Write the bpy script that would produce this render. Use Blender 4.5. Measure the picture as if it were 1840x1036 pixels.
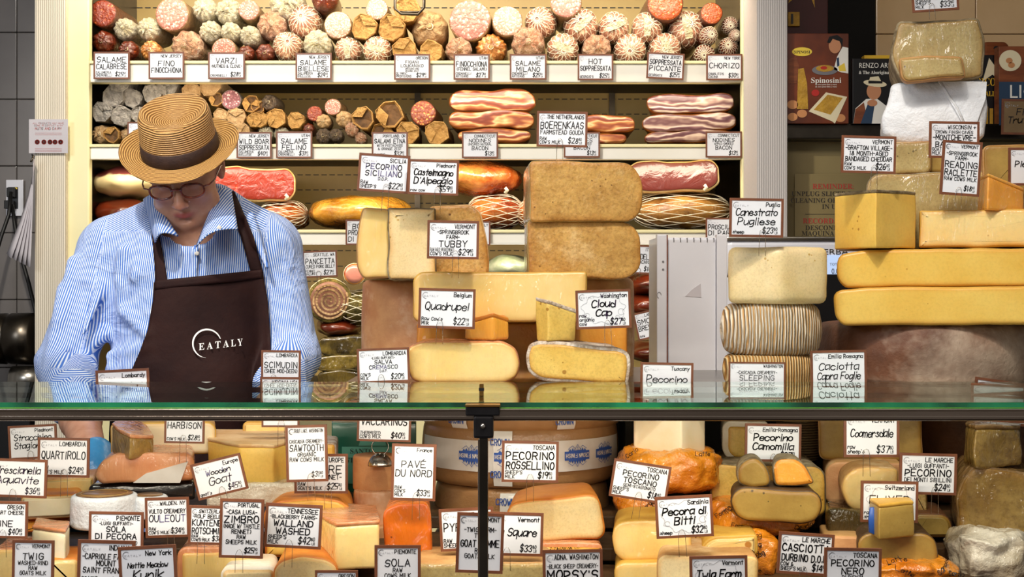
import bpy, bmesh, math, random
import numpy as np
from mathutils import Vector, Matrix, noise as mnoise
random.seed(7)
for o in list(bpy.data.objects): bpy.data.objects.remove(o)
F = 2400.0; ZC = 1.5; HY = 518.0; PI = math.pi
SC = bpy.context.scene; COL = SC.collection
def P(px, py, Y): return Vector(((px-920)*Y/F, Y, ZC-(py-HY)*Y/F))
def h(s, k=1.0):
    s = s.lstrip('#'); o = []
    for i in (0, 2, 4):
        c = int(s[i:i+2], 16)/255
        o.append((c/12.92 if c <= .04045 else ((c+.055)/1.055)**2.4)*k)
    return (*o, 1.0)
# ---------------------------------------------------------------- camera, world, lights, exposure
cam = bpy.data.cameras.new('camera'); co = bpy.data.objects.new('camera', cam); COL.objects.link(co)
co.location = (0, 0, ZC); co.rotation_euler = (PI/2, 0, 0)
cam.sensor_width = 36; cam.lens = F/1840*36; cam.clip_start = .05; cam.clip_end = 50
SC.camera = co
wd = bpy.data.worlds.new('world'); SC.world = wd; wd.use_nodes = True
wb = wd.node_tree.nodes['Background']; wb.inputs[0].default_value = (1.0, .93, .86, 1); wb.inputs[1].default_value = .16
SC.view_settings.view_transform = 'Standard'; SC.view_settings.look = 'None'
SC.view_settings.gamma = 1; SC.view_settings.use_curve_mapping = False; SC.view_settings.exposure = 0.3
def area(name, loc, target, sx, sy, power, col):
    l = bpy.data.lights.new(name, 'AREA'); l.shape = 'RECTANGLE'; l.size = sx; l.size_y = sy; l.energy = power; l.color = col
    o = bpy.data.objects.new(name, l); COL.objects.link(o); o.location = loc
    o.rotation_euler = (Vector(target)-Vector(loc)).to_track_quat('-Z', 'Y').to_euler(); return o
def spot(name, loc, target, power, col, ang, rad=.04, blend=.4):
    l = bpy.data.lights.new(name, 'SPOT'); l.energy = power; l.color = col; l.spot_size = ang; l.shadow_soft_size = rad; l.spot_blend = blend
    o = bpy.data.objects.new(name, l); COL.objects.link(o); o.location = loc
    o.rotation_euler = (Vector(target)-Vector(loc)).to_track_quat('-Z', 'Y').to_euler(); return o
WARM = (1, .84, .62); COOL = (.86, .92, 1)
area('ceiling_lamp_front', (-.2, .9, 3.2), (-.1, 2.4, 1.2), 1.6, .6, 34, (1, .93, .84))
area('daylight_left', (-1.9, .5, 2.4), (-.6, 3.0, 1.4), .8, .8, 17, COOL)
spot('track_lamp_man', (-1.1, 2.0, 3.1), (-.62, 3.0, 1.5), 22, (1, .96, .9), .8, .05)
spot('track_lamp_counter', (.2, 1.2, 2.9), (.25, 2.3, 1.5), 47, (1, .92, .8), .9, .05)
spot('track_lamp_lower', (-.7, .5, 2.2), (-.4, 2.0, 1.15), 12, (1, .9, .78), 1.0, .1)
area('case_canopy_lamp', (-.27, 3.62, 2.42), (-.27, 3.95, 1.75), 1.75, .06, 7.5, WARM)
spot('added_case_spot', (-.9, 1.6, 3.15), (-.35, 3.8, 1.75), 125, (1, .93, .8), 1.0, .05)  # added front spot that brightens the price rails and case
area('shelf_lamp_upper', (-.27, 3.68, 2.05), (-.27, 3.92, 1.85), 1.7, .03, 1.3, WARM)
area('shelf_lamp_middle', (-.27, 3.68, 1.84), (-.27, 3.92, 1.65), 1.7, .03, 2.2, WARM)
area('shelf_lamp_lower', (-.27, 3.68, 1.615), (-.27, 3.95, 1.3), 1.7, .03, 2.8, WARM)
area('counter_light_bar', (-.1, 1.76, 1.318), (-.1, 2.0, 1.1), 1.5, .02, 2.1, (1, .88, .7))
# ---------------------------------------------------------------- materials
MATS = {}
def NT(name, rough=.5, coat=0, metal=0, sss=0, spec=.5):
    m = bpy.data.materials.new(name); m.use_nodes = True; nt = m.node_tree; b = nt.nodes['Principled BSDF']
    b.inputs['Roughness'].default_value = rough; b.inputs['Metallic'].default_value = metal
    b.inputs['Coat Weight'].default_value = coat; b.inputs['Coat Roughness'].default_value = .12
    b.inputs['Specular IOR Level'].default_value = spec
    if sss: b.inputs['Subsurface Weight'].default_value = sss; b.inputs['Subsurface Scale'].default_value = .01
    MATS[name] = m
    return m, nt, b
def nd(nt, t, **kw):
    n = nt.nodes.new(t)
    for k, v in kw.items():
        if k in n.inputs: n.inputs[k].default_value = v
        else: setattr(n, k, v)
    return n
def coords(nt, rnd=True, st=(1, 1, 1)):
    tc = nd(nt, 'ShaderNodeTexCoord'); mp = nd(nt, 'ShaderNodeMapping'); mp.inputs['Scale'].default_value = st
    if rnd:
        oi = nd(nt, 'ShaderNodeObjectInfo'); ml = nd(nt, 'ShaderNodeMath', operation='MULTIPLY'); ml.inputs[1].default_value = 13.7
        cx = nd(nt, 'ShaderNodeCombineXYZ'); nt.links.new(oi.outputs['Random'], ml.inputs[0])
        for i in range(3): nt.links.new(ml.outputs[0], cx.inputs[i])
        nt.links.new(cx.outputs[0], mp.inputs['Location'])
    nt.links.new(tc.outputs['Object'], mp.inputs['Vector']); return mp.outputs[0]
def ramp(nt, src, stops, interp='LINEAR'):
    r = nd(nt, 'ShaderNodeValToRGB'); e = r.color_ramp; e.interpolation = interp
    while len(e.elements) < len(stops): e.elements.new(.5)
    for i, (p, c) in enumerate(stops): e.elements[i].position = p; e.elements[i].color = c
    nt.links.new(src, r.inputs[0]); return r.outputs[0]
def mixc(nt, f, a, b, mode='MIX'):
    m = nd(nt, 'ShaderNodeMix', data_type='RGBA', blend_type=mode)
    for s, v in ((m.inputs[0], f), (m.inputs[6], a), (m.inputs[7], b)):
        if hasattr(v, 'links'): nt.links.new(v, s)
        else: s.default_value = v
    return m.outputs[2]
def bump(nt, b, src, st, dist=.01):
    n = nd(nt, 'ShaderNodeBump'); n.inputs['Strength'].default_value = st; n.inputs['Distance'].default_value = dist
    nt.links.new(src, n.inputs['Height'])
    for l in list(b.inputs['Normal'].links): nt.links.new(l.from_socket, n.inputs['Normal'])
    nt.links.new(n.outputs[0], b.inputs['Normal']); nt.links.new(n.outputs[0], b.inputs['Coat Normal'])
def mat(name, c1, c2=None, sc=8, rough=.5, bp=0, bsc=None, coat=0, metal=0, sss=0, lo=.35, hi=.65, st=(1, 1, 1), holes=None, hsc=60, hth=.12, film=0, blotch=None, bd=.004, spec=.5, speck=.07):
    m, nt, b = NT(name, rough, coat, metal, sss, spec); c1 = h(c1)
    v = coords(nt, True, st)
    if c2:
        n = nd(nt, 'ShaderNodeTexNoise', Scale=sc, Detail=5.0, Roughness=.6); nt.links.new(v, n.inputs['Vector'])
        c = ramp(nt, n.outputs[0], [(lo, c1), (hi, h(c2))])
        if blotch:
            n3 = nd(nt, 'ShaderNodeTexNoise', Scale=sc*.4, Detail=6.0, Roughness=.7); nt.links.new(v, n3.inputs['Vector'])
            c = mixc(nt, ramp(nt, n3.outputs[0], [(.52, (0, 0, 0, 1)), (.68, (1, 1, 1, 1))]), c, h(blotch))
        if holes:
            vo = nd(nt, 'ShaderNodeTexVoronoi', Scale=hsc); nt.links.new(v, vo.inputs['Vector'])
            n4 = nd(nt, 'ShaderNodeTexNoise', Scale=hsc*.25, Detail=2.0); nt.links.new(v, n4.inputs['Vector'])
            ad = nd(nt, 'ShaderNodeMath', operation='MULTIPLY'); nt.links.new(n4.outputs[0], ad.inputs[0]); ad.inputs[1].default_value = 1.0
            sb = nd(nt, 'ShaderNodeMath', operation='SUBTRACT'); nt.links.new(vo.outputs['Distance'], sb.inputs[0]); 
            mm = nd(nt, 'ShaderNodeMath', operation='SUBTRACT'); nt.links.new(ad.outputs[0], mm.inputs[0]); mm.inputs[1].default_value = .58-hth
            nt.links.new(mm.outputs[0], sb.inputs[1])
            f = ramp(nt, sb.outputs[0], [(0, (1, 1, 1, 1)), (.06, (0, 0, 0, 1))])
            c = mixc(nt, f, c, h(holes))
            n5 = nd(nt, 'ShaderNodeTexNoise', Scale=hsc*3.2, Detail=4.0, Roughness=.7); nt.links.new(v, n5.inputs['Vector'])
            c = mixc(nt, 1.0, c, ramp(nt, n5.outputs[0], [(.32, (1-speck, 1-speck*1.15, 1-speck*1.4, 1)), (.52, (1, 1, 1, 1)), (.68, (1+speck*.3, 1+speck*.3, 1+speck*.2, 1))]), 'MULTIPLY')
        if name.startswith('paste'):
            at = nd(nt, 'ShaderNodeAttribute', attribute_name='rim'); rf = nd(nt, 'ShaderNodeMath', operation='MULTIPLY'); rf.inputs[1].default_value = .75; nt.links.new(at.outputs['Fac'], rf.inputs[0]); c = mixc(nt, rf.outputs[0], c, mixc(nt, 1.0, c, (.86, .66, .42, 1), 'MULTIPLY'))
        nt.links.new(c, b.inputs['Base Color'])
    else: b.inputs['Base Color'].default_value = c1
    if bp:
        n2 = nd(nt, 'ShaderNodeTexNoise', Scale=bsc or sc*3, Detail=6.0, Roughness=.6); nt.links.new(v, n2.inputs['Vector'])
        bump(nt, b, n2.outputs[0], bp, bd)
    if film:
        w = nd(nt, 'ShaderNodeTexNoise', Scale=film*1.6, Detail=4.0, Distortion=2.5); w2 = coords(nt, True, (1, 1, .3)); nt.links.new(w2, w.inputs['Vector'])
        cb = nd(nt, 'ShaderNodeBump'); cb.inputs['Strength'].default_value = 1; cb.inputs['Distance'].default_value = .022
        nt.links.new(w.outputs[0], cb.inputs['Height']); nt.links.new(cb.outputs[0], b.inputs['Coat Normal'])
        b.inputs['Coat Weight'].default_value = 1; b.inputs['Coat Roughness'].default_value = .06
    return m
def marble(name, meat, fat, sc=5, amt=.5, rough=.35, coat=.5):
    m, nt, b = NT(name, rough, coat); v = coords(nt)
    vo = nd(nt, 'ShaderNodeTexVoronoi', Scale=sc, feature='SMOOTH_F1'); n = nd(nt, 'ShaderNodeTexNoise', Scale=sc*1.6, Detail=4.0, Distortion=1.0)
    nt.links.new(v, vo.inputs['Vector']); nt.links.new(v, n.inputs['Vector'])
    ad = nd(nt, 'ShaderNodeMath', operation='ADD'); nt.links.new(vo.outputs['Distance'], ad.inputs[0]); nt.links.new(n.outputs[0], ad.inputs[1])
    c = ramp(nt, ad.outputs[0], [(amt+.28, h(fat)), (amt+.42, h(meat)), (amt+.6, h(meat, .55))])
    nt.links.new(c, b.inputs['Base Color']); bump(nt, b, ad.outputs[0], .3, .02); return m
def bands(name, stops, axis='Z', sc=20, dist=3, dsc=1.2, rough=.4, coat=.4, bp=.2, rings=False, rnd=True, bd=.004, st=(1, 1, 1), prof='SIN', det=2):
    m, nt, b = NT(name, rough, coat); v = coords(nt, rnd, st)
    w = nd(nt, 'ShaderNodeTexWave', wave_type='RINGS' if rings else 'BANDS', wave_profile=prof)
    setattr(w, 'rings_direction' if rings else 'bands_direction', axis)
    w.inputs['Scale'].default_value = sc; w.inputs['Distortion'].default_value = dist; w.inputs['Detail'].default_value = det; w.inputs['Detail Scale'].default_value = dsc
    nt.links.new(v, w.inputs['Vector']); c = ramp(nt, w.outputs[1], [(p, h(q)) for p, q in stops]); nt.links.new(c, b.inputs['Base Color'])
    if bp: bump(nt, b, w.outputs[1], bp, bd)
    return m
# salami (unit scale objects)
marble('cut_pink', '#d98d7c', '#f6dcc8', 7, .35); marble('cut_pale', '#e8b49c', '#f8e8cf', 8, .4); marble('cut_red', '#a5380f', '#f0a050', 5, .22)
marble('cut_orange', '#d9601f', '#ffc070', 6, .2); marble('cut_purple', '#a8616c', '#f0dcd8', 5, .35); marble('cut_mix', '#b0502c', '#efb45e', 5, .33)
marble('meat_netted', '#c98a6c', '#f3d6b4', 3, .35, .4, .7); marble('meat_dark', '#7a2c12', '#c0702c', 3, .2, .3, .8); marble('meat_orange', '#d4843c', '#f6cf90', 2.5, .35, .3, 1)
mat('casing_pale', '#a98a60', '#6f5034', 3, .5, .3, 5, coat=.3, bd=.05); mat('casing_dark', '#4a1c0e', '#6f3618', 3, .4, .3, 5, coat=.6, bd=.05)
mat('wrap_white', '#f6efd8', '#d2c39a', 3, .45, .7, 5, coat=.4, bd=.1); mat('wrap_grey', '#b3ada6', '#85807b', 2, .7, .6, 3, bd=.12)
mat('kraft', '#c59a5a', '#a97c3f', 2, .65, .5, 3, bd=.1); mat('kraft_inside', '#4a331a', '#6b4a26', 2, .8)
mat('wrap_plastic', '#eac4a4', '#c88664', 2.5, .15, .7, 3, coat=1, bd=.12); mat('wrap_tan', '#d2b083', '#b58f60', 2, .6, .5, 3, bd=.1)
mat('net_string', '#f2ead2', None, rough=.7); mat('wrap_dark', '#3d3029', '#7d6a55', 3, .4, .6, 5, coat=.5, bd=.1)
mat('twine', '#e9dcb8', None, rough=.8)
bands('bacon_light', [(0, '#8a4020'), (.3, '#c98a52'), (.55, '#e8c08a'), (.8, '#a85c3c'), (1, '#7c3620')], 'Z', 8, 7.5, 2.5, .35, .6, .2, st=(.35, .35, 1), det=3)
bands('bacon_cool', [(0, '#6b4444'), (.3, '#b89a8a'), (.6, '#d8c2ae'), (.85, '#845a5c'), (1, '#5a3338')], 'Z', 8, 7.5, 2.5, .35, .6, .2, st=(.35, .35, 1), det=3)
mat('bacon_rind', '#b06a28', '#6b3212', 20, .35, .4, 40, coat=.6)
marble('ham_red', '#b03418', '#eaa07a', 22, .12, .4, .25); marble('ham_dark', '#7a3028', '#d9a58c', 10, .1, .3, .8)
m, nt, b = NT('ham_fatty', .35, .6); v = coords(nt, False); sp = nd(nt, 'ShaderNodeSeparateXYZ'); nt.links.new(v, sp.inputs[0]); n = nd(nt, 'ShaderNodeTexNoise', Scale=14, Detail=4.0); nt.links.new(v, n.inputs['Vector'])
ma = nd(nt, 'ShaderNodeMath', operation='MULTIPLY_ADD'); ma.inputs[1].default_value = .06; nt.links.new(n.outputs[0], ma.inputs[0]); nt.links.new(sp.outputs[2], ma.inputs[2])
nt.links.new(ramp(nt, ma.outputs[0], [(.070, h('#e6cf98')), (.088, h('#f0dca8')), (.094, h('#7a3a38')), (.12, h('#3c1418'))]), b.inputs['Base Color'])
mat('ham_fat', '#ecd7a2', '#d6ae6c', 14, .35, .2, coat=.6); mat('ham_gold', '#d8932a', '#7a4a12', 11, .18, .5, 25, coat=1, film=9, blotch='#f0b548'); mat('ham_orange', '#c96a24', '#8a2f16', 9, .22, .5, 25, coat=1, film=8, blotch='#e8a050')
mat('ham_rind', '#8a5a2a', '#c99448', 12, .3, .5, 30, coat=.8, film=9); mat('herb', '#8a7a34', '#4a4218', 40, .7, .9, 120, bd=.01)
mat('pack_gold', '#6d5a1e', '#2d230c', 14, .15, .6, 25, coat=1, film=12, blotch='#a89040'); mat('pack_white', '#c4c8b0', '#8fa07a', 25, .3, .6, 35, coat=.8)
mat('pancetta_meat', '#6b4434', '#9a6a54', 40, .45, .3, 60)
# cheeses (metre scale)
mat('paste_pale', '#f0dcae', '#e4c98f', 9, .42, .12, 60, sss=.12, holes='#c9a25a', hsc=90, hth=.03, speck=.13)
mat('paste_white', '#f6edd3', '#eeddb4', 8, .42, .1, 60, sss=.12); mat('paste_yellow', '#edc765', '#e4b54c', 7, .38, .12, 50, sss=.12, holes='#b07a28', hsc=60, hth=.0)
mat('paste_gold', '#c99f58', '#b08442', 30, .4, .5, 90, sss=.08, holes='#6b4316', hsc=70, hth=.05, blotch='#d9b87e', speck=.3); mat('paste_cream', '#f2d795', '#edc673', 8, .4, .1, 50, sss=.12, holes='#b87c34', hsc=40, hth=.02, film=11)
mat('paste_film', '#f2d795', '#e9c26c', 6, .35, .1, 50, sss=.1, film=20); mat('paste_orange', '#f07f12', '#e2690a', 9, .35, .15, 40, sss=.12, holes='#7a3206', hsc=40, hth=.0, film=16)
mat('paste_cheddar', '#f3ae42', '#e99a2e', 12, .4, .3, 60, sss=.12, film=25); mat('paste_grey', '#c4b078', '#a8925c', 10, .4, .3, 40, sss=.05, holes='#6d5c38', hsc=80, hth=.04, film=9, speck=.2)
mat('paste_olive', '#b3944c', '#957636', 9, .4, .2, 50, sss=.05, holes='#5c4a20', hsc=60, hth=.01); mat('paste_blue', '#a98a4a', '#8a682c', 16, .35, .6, 50, holes='#3d3a20', hsc=30, hth=.06, film=12, speck=.3)
mat('paste_holey', '#e9c76c', '#d9b050', 12, .42, .3, 80, sss=.1, holes='#a87826', hsc=70, hth=.07, speck=.16)
mat('rind_tan', '#c89a62', '#ab7843', 18, .6, .4, 60, blotch='#dcbf94'); mat('rind_pink', '#d9a06c', '#c07f50', 14, .55, .4, 50, blotch='#e8c4a0'); mat('rind_film_pink', '#dc9a6a', '#c87848', 10, .4, .3, 30, film=14, blotch='#efc8a8')
mat('rind_pale', '#e8c898', '#d4a870', 14, .6, .4, 60, blotch='#f0dcb8'); mat('rind_brown', '#7a4a26', '#4d2c14', 10, .6, .6, 45, blotch='#a0724a'); mat('rind_orange', '#d98a34', '#c06a20', 16, .5, .4, 50); mat('rind_grey', '#8a7a5c', '#5c4a30', 30, .75, .7, 90, blotch='#b8a888')
mat('rind_bloom', '#e9dccd', '#b5977c', 60, .85, .9, 120, blotch='#f4efe6', bd=.01); mat('rind_white', '#f2ebdc', '#dcccb0', 20, .8, .4, 60); mat('rind_yellow', '#d9ac4a', '#b8862e', 14, .5, .3, 50)
mat('rind_drum', '#85563a', '#4f2c1a', 6, .6, .7, 60, blotch='#b5a08c'); mat('rind_crust', '#9a7440', '#6a4a22', 22, .6, .8, 60, film=12, blotch='#c09a5c'); mat('rind_dark', '#3d2a18', '#5d4024', 14, .5, .5)
bands('rind_ribbed', [(0, '#c99658'), (.35, '#e8cfa8'), (1, '#f6ecda')], 'X', 62, 3.2, 3, .7, 0, .9, bd=.006, rnd=False, st=(1, .2, .12)); bands('rind_ribbed_dark', [(0, '#3d2c1a'), (1, '#86704c')], 'Z', 70, 1, 2, .6, .2, .8, rnd=False)
bands('rind_ribbed_tan', [(0, '#b57c34'), (.4, '#dcae68'), (1, '#eed5a0')], 'X', 66, 2.6, 3, .7, 0, .8, bd=.006, rnd=False, st=(1, .2, .12))
mat('paper_white', '#eef1f6', '#dde2ea', 8, .6, .5, 12, bd=.03); mat('paper_orange', '#e89422', '#c86d10', 12, .3, .7, 16, coat=.8, film=9, bd=.02); mat('paper_brown', '#b08455', '#94693e', 6, .5, .4, 18, coat=.5, bd=.01)
mat('film_black', '#0c0b0d', '#1c1a1c', 8, .25, .5, 20, coat=.8); mat('film_white', '#e6dccb', '#b9a68a', 12, .12, .7, 20, film=14, bd=.02); mat('film_dark', '#241c10', '#54421c', 10, .12, .6, 14, film=14, bd=.02)
mat('tape_white', '#e6e2dc', '#d4cdc4', 10, .3, coat=.7); mat('blue_ink', '#2b55a6', None, rough=.4); mat('blue_glove', '#3a8fc4', '#2b78ad', 14, .35, .4, 40, coat=.4)
mat('green_box', '#0f5c44', '#0a4834', 8, .35, coat=.5); mat('green_label', '#4d8a74', None, rough=.4); mat('green_dark', '#082c20', None, rough=.5)
mat('label_brown', '#6b4a2c', '#8d6a40', 60, .4, coat=.4); mat('label_gold', '#c09a58', None, rough=.4)
# tags
mat('card', '#eef0f6', '#e6e8ef', 6, .35, coat=.3, spec=.4); mat('tag_frame', '#7d4a30', '#6b3d27', 30, .5); mat('marker', '#0d0a12', None, rough=.5); mat('marker_purple', '#2b1038', None, rough=.5)
mat('marker_faded', '#6b6690', None, rough=.6); mat('logo_grey', '#b9bac2', None, rough=.5); mat('steel_wire', '#c9c4bc', None, rough=.25, metal=1); mat('card_brown', '#8d7350', '#7a6242', 8, .5); mat('print_brown', '#4a3520', None)
# setting
mat('shelf_white', '#fdfaf0', '#f6f1e2', 3, .35, coat=.2); mat('shelf_cream', '#f4ecbc', '#ebe0aa', 2, .45); mat('case_back', '#c8ac68', '#b0924e', 1.5, .4, .1, 5); mat('slot_black', '#0d0b08', None); mat('case_dark', '#2c2216', '#1c150c', 4, .5)
bands('pillar_cream', [(0, '#a99f8d'), (.5, '#ddd3c0'), (1, '#e9e0cf')], 'X', 55, .5, 3, .7, 0, .35, rnd=False, bd=.002); bands('pillar_grey', [(0, '#a09a98'), (.5, '#c3bdbb'), (1, '#cfc9c6')], 'X', 55, .5, 3, .7, 0, .35, rnd=False, bd=.002)
mat('tile_grey', '#777270', '#6e6967', 4, .25, coat=.5); mat('tile_beige', '#dcb98a', '#d2ae7e', 4, .25, coat=.5); mat('grout', '#5a5553', None, rough=.8)
mat('floor_stone', '#4a4038', '#3a322b', 6, .5); mat('ceiling_plaster', '#cfc8ba', '#c5beb0', 3, .9); mat('wall_dark', '#1c1510', '#120d09', 3, .7); mat('steel', '#a8a49c', '#8f8b84', 6, .28, metal=1, st=(1, 1, 12)); mat('steel_dark', '#5c554c', '#3f3a34', 6, .3, metal=1)
mat('olive_panel', '#8a7a50', '#7d6d45', 2, .5); mat('machine_white', '#e4e4ec', '#dadbe4', 4, .35, coat=.3); mat('black_plastic', '#100f12', None, rough=.35); mat('rubber_black', '#0c0c0d', None, rough=.5); mat('sign_paper', '#c9c4ca', '#bfbac0', 5, .6); mat('ink_red', '#a8362c', None); mat('ink_dark', '#332b22', None)
mat('bar_metal', '#a8978a', '#75675c', 3, .25, .1, 20, metal=1, st=(.3, 1, 6)); mat('bar_cream', '#e8dccf', None, rough=.22, metal=1); mat('lime_glint', '#6fc43a', None, rough=.1, coat=1); mat('clamp_black', '#1a191c', '#2a282a', 20, .4, metal=.6); mat('brass', '#b08448', None, rough=.25, metal=1)  # the lime tone is light put into the glass edge colour
mat('wood_red', '#8c4a24', '#6d3416', 12, .5, st=(1, 1, 6)); mat('red_board', '#4a0d0a', '#380a08', 3, .5); mat('book_black', '#0c0a0e', None, rough=.35); mat('book_navy', '#27405c', None, rough=.4); mat('book_yellow', '#e8b82c', None, rough=.5); mat('box_orange', '#7a3410', '#4a1b07', 5, .4, coat=.4); mat('page_cream', '#e9dcb8', None); mat('pasta_yellow', '#c9992c', '#a87c1c', 40, .5, .5); mat('print_white', '#f2efe6', None, rough=.5); mat('print_yellow', '#f0d048', None); mat('egg_brown', '#c98a58', None, rough=.4); mat('print_skin', '#c98a62', None); mat('print_red', '#b8241c', None); mat('print_grey', '#77757a', None)
def glassmat():
    m = bpy.data.materials.new('clear_glass'); m.use_nodes = True; nt = m.node_tree; nt.nodes.clear(); MATS['clear_glass'] = m
    o = nd(nt, 'ShaderNodeOutputMaterial'); mx = nd(nt, 'ShaderNodeMixShader'); fr = nd(nt, 'ShaderNodeFresnel', IOR=1.5)
    t = nd(nt, 'ShaderNodeBsdfTransparent', Color=(.93, .97, .95, 1)); g = nd(nt, 'ShaderNodeBsdfGlossy', Color=(.86, .93, .9, 1), Roughness=.0)
    nt.links.new(fr.outputs[0], mx.inputs[0]); nt.links.new(t.outputs[0], mx.inputs[1]); nt.links.new(g.outputs[0], mx.inputs[2]); nt.links.new(mx.outputs[0], o.inputs[0])
glassmat()
m, nt, b = NT('glass_edge', .08, 1); v = coords(nt, False, (1, 1, 1)); n = nd(nt, 'ShaderNodeTexNoise', Scale=9, Detail=3.0); nt.links.new(v, n.inputs['Vector'])
nt.links.new(ramp(nt, n.outputs[0], [(.4, h('#06452e')), (.6, h('#1d9a66'))]), b.inputs['Base Color']); b.inputs['Transmission Weight'].default_value = .35
m, nt, b = NT('lens_glass', .02, 0); b.inputs['Transmission Weight'].default_value = 1; b.inputs['Base Color'].default_value = (.98, .98, 1, 1); b.inputs['Alpha'].default_value = .12
m, nt, b = NT('screen_lit', .3, 0); b.inputs['Base Color'].default_value = h('#a8c0e8'); b.inputs['Emission Color'].default_value = h('#b8ccf0'); b.inputs['Emission Strength'].default_value = .5
# person
m, nt, b = NT('skin', .45, .08, 0, .15); at = nd(nt, 'ShaderNodeAttribute', attribute_name='tint'); v = coords(nt, False); n = nd(nt, 'ShaderNodeTexNoise', Scale=35, Detail=5.0); nt.links.new(v, n.inputs['Vector'])
cc = ramp(nt, n.outputs[0], [(.35, h('#bf8a6c')), (.65, h('#d4a284'))]); nt.links.new(mixc(nt, at.outputs['Fac'], cc, h('#b0584c')), b.inputs['Base Color']); n2 = nd(nt, 'ShaderNodeTexNoise', Scale=160, Detail=3.0); nt.links.new(v, n2.inputs['Vector']); bump(nt, b, n2.outputs[0], .25, .0015)
m, nt, b = NT('shirt_stripe', .75, 0, 0, 0, .2); at = nd(nt, 'ShaderNodeAttribute', attribute_name='stripe'); ml = nd(nt, 'ShaderNodeMath', operation='MULTIPLY'); ml.inputs[1].default_value = 2*PI/.0046; nt.links.new(at.outputs['Fac'], ml.inputs[0])
sn = nd(nt, 'ShaderNodeMath', operation='SINE'); nt.links.new(ml.outputs[0], sn.inputs[0]); ma = nd(nt, 'ShaderNodeMath', operation='MULTIPLY_ADD'); ma.inputs[1].default_value = .5; ma.inputs[2].default_value = .5; nt.links.new(sn.outputs[0], ma.inputs[0])
nt.links.new(ramp(nt, ma.outputs[0], [(.45, h('#4a76c8')), (.72, h('#dbe5f6'))]), b.inputs['Base Color']); v = coords(nt, False); n = nd(nt, 'ShaderNodeTexNoise', Scale=9, Detail=4.0, Distortion=.8); nt.links.new(v, n.inputs['Vector']); bump(nt, b, n.outputs[0], .8, .03)
mat('apron_brown', '#2c1512', '#231010', 12, .75, .3, 40, bd=.006, spec=.2); mat('hair_grey', '#6d6258', '#8d8278', 60, .8, .8, 200)
bands('straw_brim', [(0, '#7a4f20'), (.45, '#bb8744'), (1, '#dcae68')], 'Z', 68, .8, 8, .6, .1, .9, rings=True, rnd=False, bd=.003)
bands('straw_top', [(0, '#7a5226'), (.45, '#b5844a'), (1, '#d6aa6c')], 'Z', 68, .6, 8, .6, .1, .9, rings=True, rnd=False, bd=.003)
bands('straw_crown', [(0, '#7a5226'), (.45, '#b5844a'), (1, '#d6aa6c')], 'Z', 68, .8, 8, .6, .1, .9, rnd=False, bd=.003)
mat('hat_ribbon', '#3a241e', '#2e1b17', 60, .7, .3, 200); mat('tortoise', '#8a3216', '#4a170c', 90, .2, coat=.8); mat('button_pearl', '#c9c4bc', None, rough=.25); mat('thread_white', '#f2f0ee', None, rough=.7)
# ---------------------------------------------------------------- builders
def obj(name, verts, faces, m, parent=None, smooth=True, mods=None, loc=None):
    me = bpy.data.meshes.new(name); me.from_pydata([tuple(v) for v in verts], [], faces); 
    o = bpy.data.objects.new(name, me); COL.objects.link(o)
    ms = m if isinstance(m, (list, tuple)) else [m]
    for q in ms: me.materials.append(MATS[q])
    if smooth: me.polygons.foreach_set('use_smooth', [True]*len(me.polygons))
    if parent: o.parent = parent
    if loc is not None: o.location = loc
    return o
def thing(name, label, cat, loc=(0, 0, 0), group=None, rot=(0, 0, 0)):
    o = bpy.data.objects.new(name, None); COL.objects.link(o); o.location = loc; o.rotation_euler = rot
    o.empty_display_size = .05; tag(o, label, cat, group); return o
def tag(o, label=None, cat=None, group=None, kind=None):
    for k, v in (('label', label), ('category', cat), ('group', group), ('kind', kind)):
        if v: o[k] = v
    return o
def boxvf(lo, hi):
    (a, b, c), (d, e, f) = lo, hi
    v = [(a, b, c), (d, b, c), (d, e, c), (a, e, c), (a, b, f), (d, b, f), (d, e, f), (a, e, f)]
    return v, [(0, 3, 2, 1), (4, 5, 6, 7), (0, 1, 5, 4), (1, 2, 6, 5), (2, 3, 7, 6), (3, 0, 4, 7)]
def bevel(o, w, seg=2, ang=None):
    bm = bmesh.new(); bm.from_mesh(o.data)
    bmesh.ops.bevel(bm, geom=list(bm.edges) if ang is None else [e for e in bm.edges if len(e.link_faces) == 2 and e.calc_face_angle() > ang], offset=w, segments=seg, profile=.6, affect='EDGES')
    bm.to_mesh(o.data); bm.free(); return o
def box(name, lo, hi, m, parent=None, bv=0, kind=None):
    v, f = boxvf(lo, hi); o = obj(name, v, f, m, parent, smooth=False)
    if bv: bevel(o, bv)
    if kind: o['kind'] = kind
    return o
def pbox(name, x0, y0, x1, y1, Y, dep, m, parent=None, bv=0, kind=None, org=None):
    a = P(x0, y1, Y); b = P(x1, y0, Y); lo = Vector((a.x, Y, a.z)); hi = Vector((b.x, Y+dep, b.z))
    if org is not None: lo -= org; hi -= org
    return box(name, lo, hi, m, parent, bv, kind)
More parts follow.
